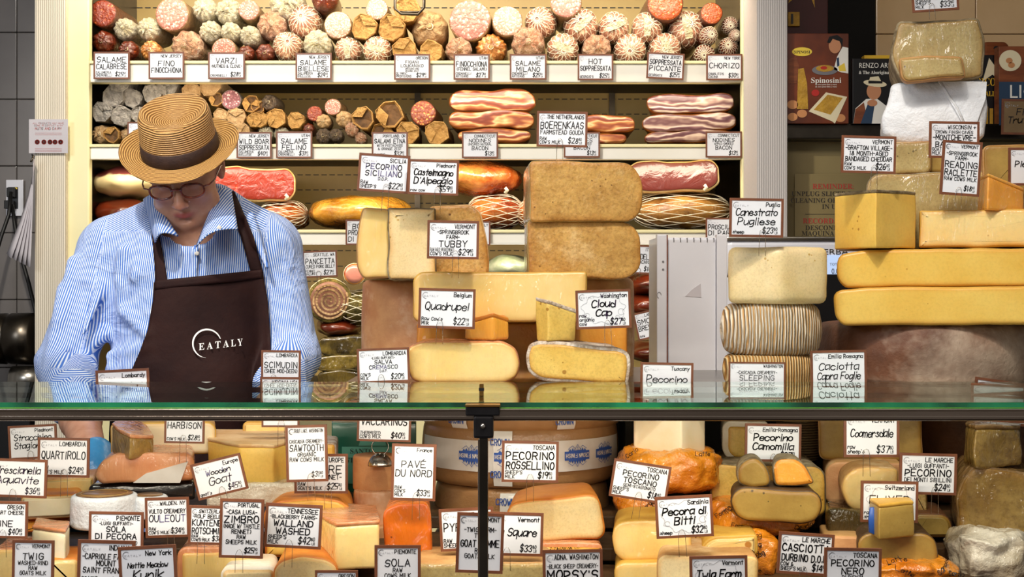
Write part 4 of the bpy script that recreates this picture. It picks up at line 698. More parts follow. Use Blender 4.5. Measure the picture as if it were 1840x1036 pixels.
ham('orange-red wrapped ham right of the alpine cheese tag', 770, 288, 940, 352, 'ham_orange', 'ham_orange', 8, round_=True)
ham('netted ham with grey string tail above pale tall cheese', 838, 350, 942, 414, 'ham_rind', 'ham_orange', 9, True, round_=True)
ham('small netted ham at left edge of the tan block cheese', 925, 360, 1000, 413, 'ham_rind', 'ham_orange', 10, True, round_=True)
ham('orange-topped ham showing above the tan block cheese', 945, 288, 1085, 352, 'ham_red', 'ham_orange', 11, round_=True)
ham('dry-cured ham with pink and purple cut face at right', 1125, 288, 1293, 344, 'ham_dark', 'ham_fat', 12)
ham('netted ham with knotted string, lower right of third shelf', 1130, 345, 1312, 414, 'ham_rind', 'ham_rind', 13, True, round_=True)
# lower meats, fourth shelf
s = 3.74/F
def roll(label, cx, cy, r, cas, face, spiral=False, Y=3.74, L=.22):
    t = thing('pancetta_roll', label, 'meat', P(cx, cy, Y), 'rolled meats on the fourth shelf', (0, .3, .12)); R = r*Y/F
    V, Fc = lathe([(R*.86, 0), (R*.97, .003), (R, .012)]+[(R*(1+.02*math.sin(k)), .012+(L-.03)*k/6) for k in range(1, 7)]+[(R*.6, L)], 36, 'Y', fn=lambda a, z: 1+.03*nz(math.cos(a)*2, math.sin(a)*2, z*20+cx)); obj('rind', V, Fc, cas, t)
    V, Fc = lathe([(.0005, -.004), (R*.5, -.004), (R*.85, -.003), (R*.87, .002)], 36, 'Y'); obj('cut_face', V, Fc, face, t)
    if spiral:
        V = []; Fc = []; ribbons([[(R*(.07+.78*q/110)*math.cos(q*.235)*(1+.05*math.sin(q*.11)), R*(.07+.78*q/110)*math.sin(q*.235)) for q in range(111)]], R*.085, V, Fc, lambda u, v: (u, -.0047, v)); obj('fat_spiral', V, Fc, 'wrap_tan', t, smooth=False)
    for k in range(3): V, Fc = tubevf([(R*1.02*math.cos(q*PI/8), .03+.05*k, R*1.02*math.sin(q*PI/8)) for q in range(16)], .0014, 5, True); obj('twine', V, Fc, 'twine', t)
roll('herb-crusted pancetta roll with cut spiral face beside the man', 592, 540, 40, 'herb', 'pancetta_meat', True); roll('small pink meat roll end beside the pancetta tag', 637, 492, 19, 'ham_orange', 'cut_pink')
ham_n = [((612,520,690,585),'netted pale meat half hidden behind rind wheel','herb',True),((572,566,650,606),'dark smoked meat piece with pale fat edge','meat_dark',False)]
for i, (bx_, lab, m_, nt_) in enumerate(ham_n): o = ham(lab, *bx_, m_, m_, 20+i, nt_, round_=True); o['group'] = 'meats on the fourth shelf'
for i, (a, b, c, d) in enumerate(((570,604,690,640),(566,636,690,668),(570,664,690,694))):
    slab('vacuum_pack', f"{['topmost','middle','bottom'][i]} glossy dark-gold vacuum-packed meat in the stack behind the man", a, b, c, d, 'pack_gold', 'pack_gold', 40+i, 'packed meat', 'vacuum packs on the fourth shelf', .25, 3.74, 4)
ham('white and green wrapped parcel behind the tall cut cheese', 872, 455, 960, 505, 'pack_white', 'pack_white', 51, round_=True)
for i, (a, b, c, d, lab) in enumerate(((1120,488,1205,530,'dark red meat package below the Italian tag'),(1120,524,1200,572,'marbled dark meat package above the tilted smoked-meat tag'),(1125,610,1195,648,'orange-brown meat package under the tilted smoked-meat tag'))): ham(lab, a, b, c, d, 'meat_dark', 'meat_dark', 60+i, round_=True)['group'] = 'packages on the fourth shelf'
# ---------------------------------------------------------------- cheeses on the counter
TOPC = 'cheeses stacked on the counter'
cheese('cheese_wedge', 'left third of split pale mountain wheel shining in plastic', 641, 368, 706, 501, 2.28, .22, 'paste_film', 'rind_tan', (18, 4, 6, 26), 2, poly=[(652,372),(700,375),(704,390),(704,499),(652,501),(642,480),(639,440),(645,400)])
cheese('cheese_wedge', 'middle pale slice of split wheel with bluish mould spot at its edge', 697, 372, 785, 503, 2.27, .2, 'paste_pale', 'rind_grey', (4, 4, 8, 8), 3, wob=.002)
cheese('cheese_wedge', 'right darker-tan part of split wheel behind the 29.80 tag', 776, 366, 880, 498, 2.3, .2, 'paste_gold', 'rind_tan', (5, 40, 30, 4), 2, poly=[(772,370),(845,366),(864,380),(876,430),(879,470),(878,498),(776,498)])
wheel('round_cheese', 'pinkish-tan rind wheel under the split wheel at left', 765, 502, 697, 124, 2.36, 'rind_pink', .012, .02)
wheel('round_cheese', 'brown rind wheel half hidden behind the violet-lettered tag', 1045, 498, 697, 100, 2.38, 'rind_tan', .012, .02)
cheese('cheese_block', 'wide yellow wrapped cheese block under the split wheel', 742, 488, 1056, 578, 2.185, .16, 'paste_film', 'rind_yellow', (20, 6, 6, 12), 2, yaw=0)
cheese('cheese_block', 'lower wide golden cheese block behind the two front cut wheels', 748, 579, 1128, 694, 2.275, .08, 'paste_cheddar', 'rind_orange', (6, 6, 6, 6), 2)
cheese('cheese_block', 'upper tan crumbly block with rounded right end, topmost of pair', 950, 290, 1156, 398, 2.28, .16, 'paste_gold', 'paste_grey', (8, 42, 34, 8), 1, yaw=9, wob=.002)
cheese('cheese_block', 'lower tan crumbly block with small holes, below its twin', 948, 395, 1154, 501, 2.29, .16, 'paste_gold', 'paste_grey', (8, 42, 34, 8), 1, yaw=8, wob=.002)
cheese('halved_cheese', 'half wheel with smooth cream cut face and orange-pink rind', 726, 612, 936, 691, 2.125, .14, 'paste_cream', 'rind_film_pink', (30, 40, 38, 30), 3, half=False, rb=.008, poly=[(727,650),(733,622),(755,612),(905,613),(928,625),(936,652),(930,678),(910,689),(760,691),(738,682)])
cheese('halved_cheese', 'cut bloomy-rind wheel with yellow holey paste at centre right', 942, 612, 1133, 692, 2.125, .14, 'paste_holey', 'rind_bloom', (20, 10, 8, 24), 6, poly=[(943,640),(950,618),(968,612),(1110,624),(1130,634),(1134,660),(1131,692),(1060,690),(970,684),(948,668)], wob=.002)
prism('cheese_wedge', 'small orange cheese wedge resting on cream half wheel', [(836, 2.145), (886, 2.125), (915, 2.15), (905, 2.182), (845, 2.182)], 560, 611, 2.14, 'paste_cheddar', 'rind_orange', bv=.005, slope=lambda x, y: -.012*(x/.035)**2)
prism('cheese_wedge', 'small upright wedge with bumpy pink crust on bloomy wheel', [(963, 2.15), (984, 2.122), (1036, 2.15), (1025, 2.182), (970, 2.182)], 537, 612, 2.14, 'paste_holey', 'rind_bloom', bv=.004, wob=.003, slope=lambda x, y: -.35*x-.006)
RC = 'cheeses stacked on the right of the counter'
prism('cheese_block', 'pale cream corner-cut cheese with tiny holes, topmost of ribbed stack', [(1307, 2.21), (1402, 2.17), (1487, 2.2), (1478, 2.33), (1320, 2.33)], 443, 546, 2.18, 'paste_pale', None, bv=.012)
wheel('round_cheese', 'white basket-ribbed rind wheel, middle of right-hand stack', 1396, 545, 640, 90, 2.18, 'rind_ribbed', .02, .04)
wheel('round_cheese', 'tan basket-ribbed rind wheel, bottom of right-hand stack', 1392, 639, 697, 84, 2.18, 'rind_ribbed_tan', .014, .02)
wheel('round_cheese', 'huge brown drum wheel with whitish mould streak under yellow slabs', 1700, 583, 697, 205, 2.2, 'rind_drum', .02, .03)
cheese('cheese_slab', 'long yellow slab lying directly on the huge brown drum', 1502, 513, 1900, 585, 2.2, .22, 'paste_yellow', 'rind_yellow', (26, 4, 4, 22), 2, poly=[(1502,530),(1512,521),(1560,516),(1900,513),(1900,582),(1520,585),(1506,570)])
cheese('cheese_slab', 'long yellow wrapped slab, second above the brown drum', 1508, 443, 1900, 517, 2.21, .22, 'paste_yellow', 'rind_yellow', (22, 4, 4, 22), 2, poly=[(1509,470),(1514,456),(1560,447),(1900,446),(1900,513),(1524,517),(1510,502)])
prism('cheese_block', 'upright pale block with brown top rind and split corner', [(1500, 2.3), (1574, 2.2), (1645, 2.26), (1640, 2.42), (1510, 2.42)], 341, 445, 2.22, 'paste_yellow', 'rind_grey', bv=.003)
cheese('cheese_slab', 'pale yellow plastic-wrapped slab right of the split block', 1657, 376, 1900, 444, 2.24, .18, 'paste_cream', 'rind_yellow', (4, 4, 4, 4), 2)
prism('cheese_wedge', 'bright orange wrapped wedge at the right edge', [(1756, 2.28), (1775, 2.22), (1840, 2.25), (1820, 2.36)], 318, 379, 2.24, 'paste_cheddar', 'paste_cheddar', bv=.004, slope=lambda x, y: -.3*x-.008)
cheese('halved_cheese', 'large grey-cream wrapped half wheel behind the raclette tag', 1560, 310, 1800, 452, 2.44, .18, 'paste_grey', 'rind_grey', (30, 10, 10, 10), 2, wob=.002)
cheese('cheese_block', 'small pale block right of the bandaged cheddar tag', 1590, 254, 1672, 313, 2.46, .12, 'paste_grey', 'rind_tan', (4, 6, 12, 4), 2)
cheese('cheese_block', 'brownish cheese block behind the raclette tag, far right', 1768, 260, 1850, 352, 2.4, .14, 'paste_olive', 'rind_tan', (10, 4, 4, 4), 2)
cheese('cheese_block', 'small shadowed block under the white paper package', 1655, 254, 1700, 312, 2.47, .12, 'paste_olive', 'rind_brown', (4, 4, 4, 4), 2)
t = cheese('paper_wrapped_cheese', 'big cheese wrapped in white folded paper under grey-rind half wheel', 1587, 143, 1774, 256, 2.47, .2, None, 'paper_white', poly=[(1606,150),(1640,142),(1760,144),(1773,150),(1768,180),(1774,215),(1764,250),(1700,258),(1620,256),(1592,240),(1587,205),(1598,175)], wob=.005, cat='cheese', rb=.012, part=('paper_wrap', ''))
s = 2.47/F; q = lambda a, b: ((a-1680.5)*s, (256-b)*s)
V = [(*q(1685, 146),), (*q(1768, 150),), (*q(1766, 180),), (*q(1745, 240),), (*q(1728, 225),)]; V = [(x, -.006, z) for x, z in V]+[(x, .004, z) for x, z in V]; obj('paper_fold', V, [(4, 3, 2, 1, 0), (5, 6, 7, 8, 9)]+[(i, (i+1) % 5, 5+(i+1) % 5, 5+i) for i in range(5)], 'paper_white', t, smooth=False)
V, Fc = tubevf([(*(lambda a: (a[0], -.006, a[1]))(q(a, b)),) for a, b in ((1690, 150), (1704, 175), (1718, 196), (1736, 238))], .0022, 6); obj('paper_crease', V, Fc, 'paper_white', t)
cheese('halved_cheese', 'grey-rind half wheel with pale face on top of white package', 1602, 34, 1768, 146, 2.46, .2, 'paste_grey', 'rind_grey', poly=[(1616,36),(1755,35),(1764,70),(1767,100),(1762,140),(1740,146),(1622,145),(1606,110),(1603,90),(1612,50)], rt=4, wob=.0025)
cheese('cheese_wedge', 'thin shiny wrapped wedge leaning on the grey-rind half wheel', 1615, 98, 1735, 146, 2.42, .03, 'paste_grey', 'rind_tan', poly=[(1617,103),(1668,98),(1728,103),(1735,140),(1630,146),(1621,138)], rt=3)
# ---------------------------------------------------------------- cheeses in the display below the glass
LC = 'cheeses in the lower display'
C = cheese
prism('cheese_wedge', 'small rinded wedge resting on pink wrapped cheese at left', [(201, 2.13), (232, 2.06), (277, 2.1), (262, 2.2), (215, 2.22)], 768, 822, 2.08, 'paste_blue', 'rind_film_pink', bv=.004, wob=.003, slope=lambda x, y: -.25*x-.004)
C('cheese_block', 'pale cheese slab behind the small rinded wedge at left', 201, 759, 385, 816, 2.2, .1, 'paste_white', 'rind_yellow', (10, 16, 6, 6), 2)
t = C('wrapped_cheese', 'pink-rinded cheese in shiny plastic with white label band', 170, 812, 346, 868, 2.08, .16, None, 'rind_film_pink', poly=[(171,845),(185,822),(205,813),(340,815),(347,830),(344,866),(180,868),(172,860)], rb=.006, wob=.003, part=('film_wrap', ''))
s = 2.08/F; V = [((a-258)*s, -.003, (868-b)*s) for a, b in ((240, 866), (262, 850), (336, 830), (322, 868))]; V += [(x, .006, z) for x, y, z in V]; obj('label_band', V, [(0, 3, 2, 1), (4, 5, 6, 7)]+[(i, (i+1) % 4, 4+(i+1) % 4, 4+i) for i in range(4)], 'tape_white', t, smooth=False)
C('wrapped_cheese', 'black plastic wrapped block beneath the pink wrapped cheese', 161, 867, 350, 900, 2.1, .16, None, 'film_black', (10, 8, 6, 8), rb=.006, wob=.003, part=('film_wrap', ''))
C('cheese_slab', 'tan-rinded slab below the 24.80 tag', 60, 858, 168, 892, 2.1, .1, 'paste_cream', 'rind_pink', (6, 6, 6, 6), 2)
C('cheese_slab', 'soft white slab below the tan-rinded slab at left', 40, 889, 138, 932, 2.02, .12, 'paste_white', 'rind_orange', (8, 10, 16, 8), 2)
C('cheese_slab', 'thin orange slab under the soft white slab', 40, 934, 120, 955, 2.03, .1, 'paste_cheddar', 'rind_orange', (4, 4, 4, 4), 2)
t = wheel('boxed_cheese', 'white paper-wrapped round cheese with brown oval label on top', 176, 896, 955, 60, 1.96, 'paper_white', .006, .01); s = 1.96/F; H = 59*s; V, Fc = lathe([(.001, 0), (50*s, 0), (51*s, -.001)], 36); o = obj('top_label', [(x, y, H+.0015+z) for x, y, z in V], Fc, 'label_brown', t); V, Fc = tubevf([(42*s*math.cos(k*PI/12), 42*s*math.sin(k*PI/12), H+.0018) for k in range(24)], .0006, 4, True); obj('label_ring', V, Fc, 'label_gold', t)
V = []; Fc = []; mp = lambda u, v: (u, v, H+.002)
for k, c_ in enumerate('CASTELROSSO'): a = 2.6-k*.21; write(c_, 35*s*math.cos(a)-.002, 35*s*math.sin(a), .004, .0006, V, Fc, mp)
obj('lettering', V, Fc, 'label_gold', t, smooth=False)
t = wheel('boxed_cheese', 'second paper-wrapped round cheese partly behind the New York creamery tag', 262, 894, 935, 34, 2.0, 'paper_white', .006, .01); s = 2.0/F; V, Fc = lathe([(.001, 0), (24*s, 0), (25*s, -.001)], 30); obj('top_label', [(x, y, 41*s+.0015+z) for x, y, z in V], Fc, 'label_brown', t)
prism('cheese_block', 'small square cream cheese with rounded corners at left', [(58, 1.93), (118, 1.9), (126, 1.97), (66, 2.0)], 946, 1012, 1.92, 'paste_white', 'rind_film_pink', bv=.006)
C('cheese_slab', 'cream cheese behind the bottom-left twig tag', -10, 985, 60, 1050, 1.94, .1, 'paste_cream', 'rind_film_pink', (10, 10, 4, 4), 2)
C('cheese_slab', 'golden cheese edge between the two lowest left tags', 88, 1004, 142, 1060, 1.9, .1, 'paste_cream', 'rind_orange', (4, 10, 4, 4), 2)
prism('cheese_block', 'yellow corner-cut block with pale powdery top rind', [(374, 2.2), (430, 2.12), (491, 2.11), (518, 2.16), (512, 2.34), (385, 2.34)], 797, 872, 2.12, 'paste_yellow', 'rind_pale', bv=.004)
C('cheese_block', 'pale upright cheese behind the powdery-rind yellow block', 437, 757, 520, 795, 2.32, .1, 'paste_cream', 'rind_yellow', (8, 8, 4, 4), 2)
C('cheese_block', 'yellow cheese edge right of the tall Washington tag', 560, 795, 605, 880, 2.2, .1, 'paste_yellow', 'rind_bloom', (10, 8, 4, 4), 3)
C('cheese_slab', 'plastic-wrapped pinkish slab under the yellow corner block', 372, 868, 535, 912, 2.1, .14, None, 'film_white', (10, 14, 6, 6), rb=.006, part=('film_wrap', ''))
C('halved_cheese', 'big round yellow cheese with serrated rind edge at centre left', 474, 893, 642, 1000, 2.03, .2, 'paste_yellow', 'rind_orange', poly=[(476,915),(500,898),(560,893),(610,900),(634,918),(642,950),(640,1000),(476,1000)], rt=4)
prism('cheese_block', 'square pale block with pink-brown top and golden sides', [(571, 1.98), (604, 1.9), (683, 1.92), (676, 2.05), (590, 2.08)], 934, 1021, 1.92, 'paste_cream', 'rind_film_pink', bv=.005)
C('halved_cheese', 'orange-topped round cheese below the Tennessee tag', 490, 998, 612, 1060, 1.88, .16, 'paste_pale', 'rind_orange', poly=[(491,1020),(505,1004),(540,997),(585,1003),(606,1015),(612,1060),(491,1060)], rt=3)
C('wrapped_cheese', 'shiny wrapped pinkish cheese below the Swiss-type tags', 320, 982, 470, 1060, 1.93, .14, 'paste_film', 'rind_film_pink', (16, 16, 4, 4), rt=10)
C('wrapped_cheese', 'white bloomy cheese at the bottom below the thistle-rennet tag', 398, 1019, 496, 1070, 1.88, .1, 'paste_pale', 'rind_white', (14, 14, 4, 4), 4)
t = prism('gift_box', 'dark green printed box behind the Pave tag', [(596, 2.36), (748, 2.36), (748, 2.5), (596, 2.5)], 759, 884, 2.36, 'green_box', None, cat='box', bv=.002, wob=0, split=('carton', ''))
s = 2.36/F; box('print_panel', (-50*s, -.0725, 16*s), (45*s, -.0712, 82*s), 'green_label', t); V, Fc = fontmesh(serif('SANTO'), 13*s); obj('lettering', [(a-14*s, -.0735, b+70*s) for a, b, _ in V], Fc, 'green_dark', t, smooth=False)
V, Fc = fontmesh(serif('STEFANO'), 13*s); obj('lettering', [(a-14*s, -.0735, b+54*s) for a, b, _ in V], Fc, 'green_dark', t, smooth=False); poly('print_sunburst', [(-20*s, 84*s), (-16*s, 98*s), (-6*s, 106*s), (6*s, 108*s), (18*s, 104*s), (27*s, 96*s), (30*s, 84*s)], 'green_label', t, -.072)
wheel('round_cheese', 'upper pale wrapped drum cheese under the silver ball holder', 672, 821, 884, 41, 2.18, 'rind_pink', .004, .01); wheel('round_cheese', 'middle pale wrapped drum cheese of the small drum stack', 674, 884, 946, 42, 2.16, 'rind_film_pink', .004, .01); wheel('round_cheese', 'lowest pale drum cheese behind the square pale block', 676, 946, 1000, 44, 2.14, 'rind_pink', .004, .01)
t = thing('ball_card_holder', 'silver ball card holder with wire ring on the drum cheese', 'card holder', P(683, 836, 2.16)); s = 2.16/F; V, Fc = lathe([(22*s*math.cos(a), 22*s*math.sin(a)) for a in [k*PI/2/10 for k in range(11)]], 32); obj('weight', V, Fc, 'steel_wire', t)
V, Fc = tubevf([(15*s*math.sin(a), 0, 34*s+15*s*math.cos(a)) for a in [k*2*PI/20 for k in range(21)]], .0007, 6); obj('ring', V, Fc, 'steel_wire', t)
V, Fc = tubevf([(3*s*math.cos(a*2), 3*s*math.sin(a*2), 20*s+a*.4*s) for a in [k*.4 for k in range(16)]], .0006, 5); obj('spring', V, Fc, 'steel_wire', t)
C('cheese_wedge', 'bright orange cheese wedge with one small hole', 688, 902, 778, 1017, 1.95, .1, 'paste_orange', 'paste_orange', poly=[(688,920),(692,912),(716,903),(770,903),(775,925),(778,1015),(740,1017),(692,1010)], rt=1, wob=.001)
t = C('cheese_block', 'pale green-white cheese along the bottom centre', 740, 1010, 1010, 1070, 1.86, .12, 'paste_grey', 'rind_tan', (6, 20, 4, 4), 2)
# banded wheels
def banded(cx, y0, y1, r, Y, lab, tape=None, strips=()):
    t = wheel('banded_cheese', lab, cx, y0, y1, r, Y, 'paper_brown', .014, .015); s = Y/F; R = r*s*1.02; H = (y1-y0)*s
    for a in strips:
        V, Fc = lathe([(R*.985, .006), (R*1.009, H*.2), (R*1.013, H*.5), (R*1.009, H*.8), (R*.985, H-.006)], 8, a0=a-.09, a1=a+.09, cap=False); obj('tape_strip', V, Fc, 'tape_white', t)
        V = []; Fc = []
        for z in (.2, .72): write('CROWN', -5*s, z*H, 11*s, 2*s, V, Fc, lambda u, v: (R*1.018*math.cos(a+u/R), R*1.018*math.sin(a+u/R), v), .5, .5, random.Random(2), 0)
        obj('strip_lettering', V, Fc, 'blue_ink', t, smooth=False)
    if tape:
        z0, z1, angs, wd = tape; A0 = -PI/2-1.25; A1 = -PI/2+1.3
        V, Fc = lathe([(R*1.003, z0*H), (R*1.008, (z0+z1)/2*H), (R*1.003, z1*H)], 60, a0=A0, a1=A1, cap=False); obj('tape_band', V, Fc, 'tape_white', t)
        for a in angs:
            mp = lambda u, v: (R*1.014*math.cos(a+u/R), R*1.014*math.sin(a+u/R), (z0+z1)/2*H+v); w = wd*s; V = []; Fc = []
            for k in range(12): u0, u1 = -w+2*w*k/12, -w+2*w*(k+1)/12; n = len(V); V += [mp(u0, -8*s), mp(u1, -8*s), mp(u1, 8*s), mp(u0, 8*s)]; Fc.append((n, n+1, n+2, n+3))
            for k in range(7):
                u = -w*.6+w*.2*k; n = len(V); V += [mp(u-3*s, 8*s), mp(u+3*s, 8*s), mp(u*1.0, (17-abs(k-3)*1.4)*s), mp(u-3*s, -8*s), mp(u+3*s, -8*s), mp(u, -(17-abs(k-3)*1.4)*s)]; Fc += [(n, n+1, n+2), (n+4, n+3, n+5)]
            ribbons([[(-w*.75, 12*s), (-w*.4, 18*s), (-w*.2, 12*s), (0, 20*s), (w*.2, 12*s), (w*.4, 18*s), (w*.75, 12*s)], [(-w*.75, -12*s), (-w*.4, -18*s), (-w*.2, -12*s), (0, -20*s), (w*.2, -12*s), (w*.4, -18*s), (w*.75, -12*s)]], .8*s, V, Fc, mp)
            obj('badge', V, Fc, 'blue_ink', t, smooth=False); V = []; Fc = []; mp2 = lambda u, v: (R*1.019*math.cos(a-u/R), R*1.019*math.sin(a-u/R), (z0+z1)/2*H-v)
            write('CROWN FINISH', 0, -3.5*s, 7*s, 1.3*s, V, Fc, mp2, .62*min(1.0, (w*1.85)/twidth('CROWN FINISH', 7*s)), .5, random.Random(1), 0, rot=0); write('CAVES', 0, -14*s, 4*s, .8*s, V, Fc, mp2, .6, .5, random.Random(1), 0)
            obj('badge_lettering', V, Fc, 'tape_white', t, smooth=False)
    return t
banded(938, 700, 779, 192, 2.2, 'brown paper wheel just under the rail, topmost of the crown stack', strips=(-1.15, -2.2)); banded(935, 768, 880, 186, 2.2, 'brown paper wheel with white tape and blue crown badges, middle', (.28, .78, (-2.05, -1.68, -1.0, -.62), 27), strips=(-1.74,)); banded(938, 880, 975, 165, 2.2, 'brown paper wheel behind the vertical post, lowest of the crown stack', strips=(-1.72,)); banded(930, 975, 1050, 160, 2.17, 'lowest brown wrapped wheel with blue label glimpsed under others', (.2, .8, (-2.1,), 18))
C('cheese_wedge', 'large pale wedge with thin orange rind, right of the dark post', 908, 888, 1090, 978, 2.02, .14, 'paste_pale', 'rind_orange', poly=[(910,918),(918,905),(950,898),(1060,888),(1075,892),(1082,910),(1089,955),(1080,968),(912,978)], rt=3)
C('cheese_slab', 'orange-rind slab just under the large pale wedge', 970, 974, 1082, 1000, 2.0, .14, 'paste_cheddar', 'rind_film_pink', (8, 10, 4, 4), 14); C('cheese_block', 'brown-rind cheese below the 33.80 square tag', 912, 998, 980, 1050, 1.95, .12, 'rind_film_pink', 'rind_brown', (8, 8, 4, 4), 2)
prism('cheese_block', 'tall two-tone ivory cheese below the rail beside crown wheels', [(1139, 2.18), (1225, 2.13), (1266, 2.18), (1262, 2.34), (1142, 2.34)], 700, 817, 2.14, 'paste_white', None, bv=.004)
def crumple(label, x0, y0, x1, y1, Y, dep, m, name='wrapped_cheese', seed=1, lettering=True):
    s = Y/F; t = thing(name, label, 'cheese', P((x0+x1)/2, y1, Y)); a, b = (x1-x0)/2*s, (y1-y0)*s; V = []; Fc = []; n, k_ = 90, 44
    for i in range(k_+1):
        ph = PI*i/k_
        for k in range(n):
            th = 2*PI*k/n; e = lambda c, p: math.copysign(abs(c)**p, c); q = Vector((a*e(math.cos(th), .6)*math.sin(ph)**.45, dep/2*e(math.sin(th), .6)*math.sin(ph)**.45+dep/2, b/2-b/2*e(math.cos(ph), .7)))
            d = mnoise.noise_vector(q*26+Vector((seed*3, 0, 0)))*.009; g = (q-Vector((0, dep/2, b/2))).normalized(); V.append(q+d+g*(.5-abs(mnoise.noise(q*30+Vector((0, seed*2, 0))))*2.2)*.0065+g*(.5-abs(mnoise.noise(q*70+Vector((seed, 0, 0))))*2)*.0028)
    for i in range(k_):
        for k in range(n): j = (k+1) % n; Fc.append((i*n+k, i*n+j, (i+1)*n+j, (i+1)*n+k))
    o = obj('paper_wrap', V, Fc, m, t)
    if m == 'paper_orange':
        rr = random.Random(seed); V2 = []; F2 = []
        vv = [v for v in V if v.y < dep*.22 and b*.12 < v.z < b*.9 and abs(v.x) < a*.85]
        for k in range(5):
            c = rr.choice(vv); c = (c.x, c.z); near = lambda u, w_: min(vv, key=lambda q: (q.x-u)**2+(q.z-w_)**2)
            mp = lambda u, w_: (lambda q: Vector((u, q.y-.0022, w_)))(near(u, w_)); write(rr.choice(['Formag', 'Sardo', 'Carlo', 'Latte']), c[0], c[1], .0065, .0009, V2, F2, mp, .7, .5, rr, rot=rr.uniform(-.8, .8))
        obj('print', V2, F2, 'marker', t, smooth=False)
    return t
crumple('cheese in crumpled orange printed paper beneath the ivory block', 1122, 812, 1306, 893, 2.1, .2, 'paper_orange', seed=2); crumple('orange paper wrapped cheese beneath the dark oblong cheese', 1280, 912, 1478, 965, 2.03, .16, 'paper_orange', seed=4); crumple('orange paper wrapped cheese under the left tilted Toscana tag', 1112, 885, 1200, 940, 2.1, .12, 'paper_orange', seed=5); crumple('orange paper bundle beside the Urbino tag', 1345, 962, 1400, 1050, 1.98, .1, 'paper_orange', seed=6); crumple('orange printed paper parcel along the bottom right', 1588, 1014, 1735, 1060, 1.9, .12, 'paper_orange', seed=7)
C('halved_cheese', 'smooth ivory-yellow cheese below the tilted Toscana tag', 1098, 932, 1245, 1009, 1.98, .14, 'paste_cream', 'rind_yellow', poly=[(1099,965),(1106,942),(1125,935),(1240,930),(1245,1006),(1120,1008),(1104,995)], rt=1); C('halved_cheese', 'second ivory-yellow cheese at the bottom under its look-alike', 1104, 1009, 1215, 1070, 1.96, .14, 'paste_cream', 'rind_yellow', (20, 6, 4, 4), 1)
C('cheese_slab', 'golden slab right of the drawn-on brown-grey tag', 1215, 950, 1262, 1010, 2.03, .1, 'paste_gold', 'rind_orange', (4, 4, 4, 4), 1); C('cheese_block', 'pale wrapped cheese block behind the lowest Vermont tag', 1181, 996, 1362, 1070, 1.9, .14, 'paste_pale', 'rind_tan', (16, 12, 4, 4), 2); C('cheese_slab', 'small flat pale slab above the lowest Vermont tag', 1257, 960, 1362, 997, 1.96, .1, 'paste_cream', 'rind_yellow', poly=[(1262,975),(1280,964),(1361,958),(1361,996),(1257,992)], rt=5)
C('halved_cheese', 'white-rind cheese with holey yellow face beside chamomile tag', 1299, 757, 1380, 832, 2.24, .14, 'paste_holey', 'rind_white', (16, 6, 6, 30), 10); wheel('round_cheese', 'dark ribbed wheel right of the chamomile tag', 1440, 740, 830, 40, 2.3, 'rind_ribbed_dark', .006, .01)
C('halved_cheese', 'big tan cheese with rounded corners behind the 37.80 tag', 1473, 735, 1655, 828, 2.2, .18, 'paste_olive', 'rind_tan', (8, 10, 14, 14), 2); C('halved_cheese', 'wide yellow holey cheese with grey rind behind dark oblong', 1276, 834, 1482, 926, 2.14, .16, 'paste_holey', 'rind_grey', (14, 24, 14, 10), 3, wob=.002)
C('halved_cheese', 'dark-rinded oblong olive cheese under the two small wedges', 1312, 876, 1478, 941, 2.0, .09, 'paste_olive', 'rind_dark', poly=[(1312,902),(1318,884),(1332,876),(1462,880),(1474,892),(1476,915),(1464,934),(1440,940),(1340,938),(1322,928)], rt=2.5, wob=.0015)
C('cheese_wedge', 'left small wedge with grey rind on the dark oblong cheese', 1324, 820, 1388, 878, 2.02, .06, 'paste_olive', 'rind_grey', poly=[(1325,840),(1340,824),(1360,820),(1378,838),(1386,862),(1384,872),(1350,877),(1325,868)], rt=2); C('cheese_wedge', 'right small wedge with orange face on the dark oblong cheese', 1389, 822, 1466, 877, 2.02, .06, 'paste_cheddar', 'rind_grey', poly=[(1390,835),(1398,823),(1430,822),(1448,836),(1465,868),(1430,873),(1392,874)], rt=2)
C('cheese_block', 'tan cheese with rounded left end under the big tan cheese', 1484, 829, 1620, 916, 2.16, .16, 'rind_pink', 'rind_tan', (24, 8, 8, 24), 1); C('halved_cheese', 'pale yellow cut half cheese propped before tan cheese', 1512, 840, 1614, 924, 2.06, .1, 'paste_cream', 'rind_tan', poly=[(1512,880),(1518,856),(1535,843),(1560,838),(1612,840),(1614,915),(1548,924),(1524,910)], rt=1.5)
C('wrapped_cheese', 'dark cheese in glossy clear film below the pale half cheese', 1487, 916, 1560, 970, 2.04, .12, None, 'film_dark', (10, 8, 8, 8), rb=.006, wob=.004, part=('film_wrap', '')); C('cheese_slab', 'tan slab under the glossy dark wrapped cheese', 1480, 962, 1545, 990, 2.0, .1, 'rind_pink', 'rind_tan', (6, 6, 4, 4), 1)
C('halved_cheese', 'long pale-green cut cheese at the bottom right', 1540, 956, 1684, 1028, 1.95, .14, 'paste_olive', 'rind_dark', poly=[(1542,970),(1556,958),(1660,955),(1678,966),(1684,990),(1680,1024),(1640,1028),(1542,1026)], rt=1.5)
t = prism('cheese_wedge', 'small wedge with blue and white wrapper below Swiss tag', [(1562, 1.96), (1580, 1.9), (1643, 1.93), (1625, 2.0), (1570, 2.0)], 903, 968, 1.91, 'paste_olive', 'rind_yellow', bv=.003); s = 1.91/F; V, Fc = solid([(x*s, z*s) for x, z in ((-44, 6), (-22, 0), (-20, 20), (-30, 52), (-40, 50), (-43, 30))], [(.0005, -.028), (0, -.027), (0, -.022)]); obj('blue_wrapper', wobble(V, .003, 60, 3), Fc, 'blue_ink', t)
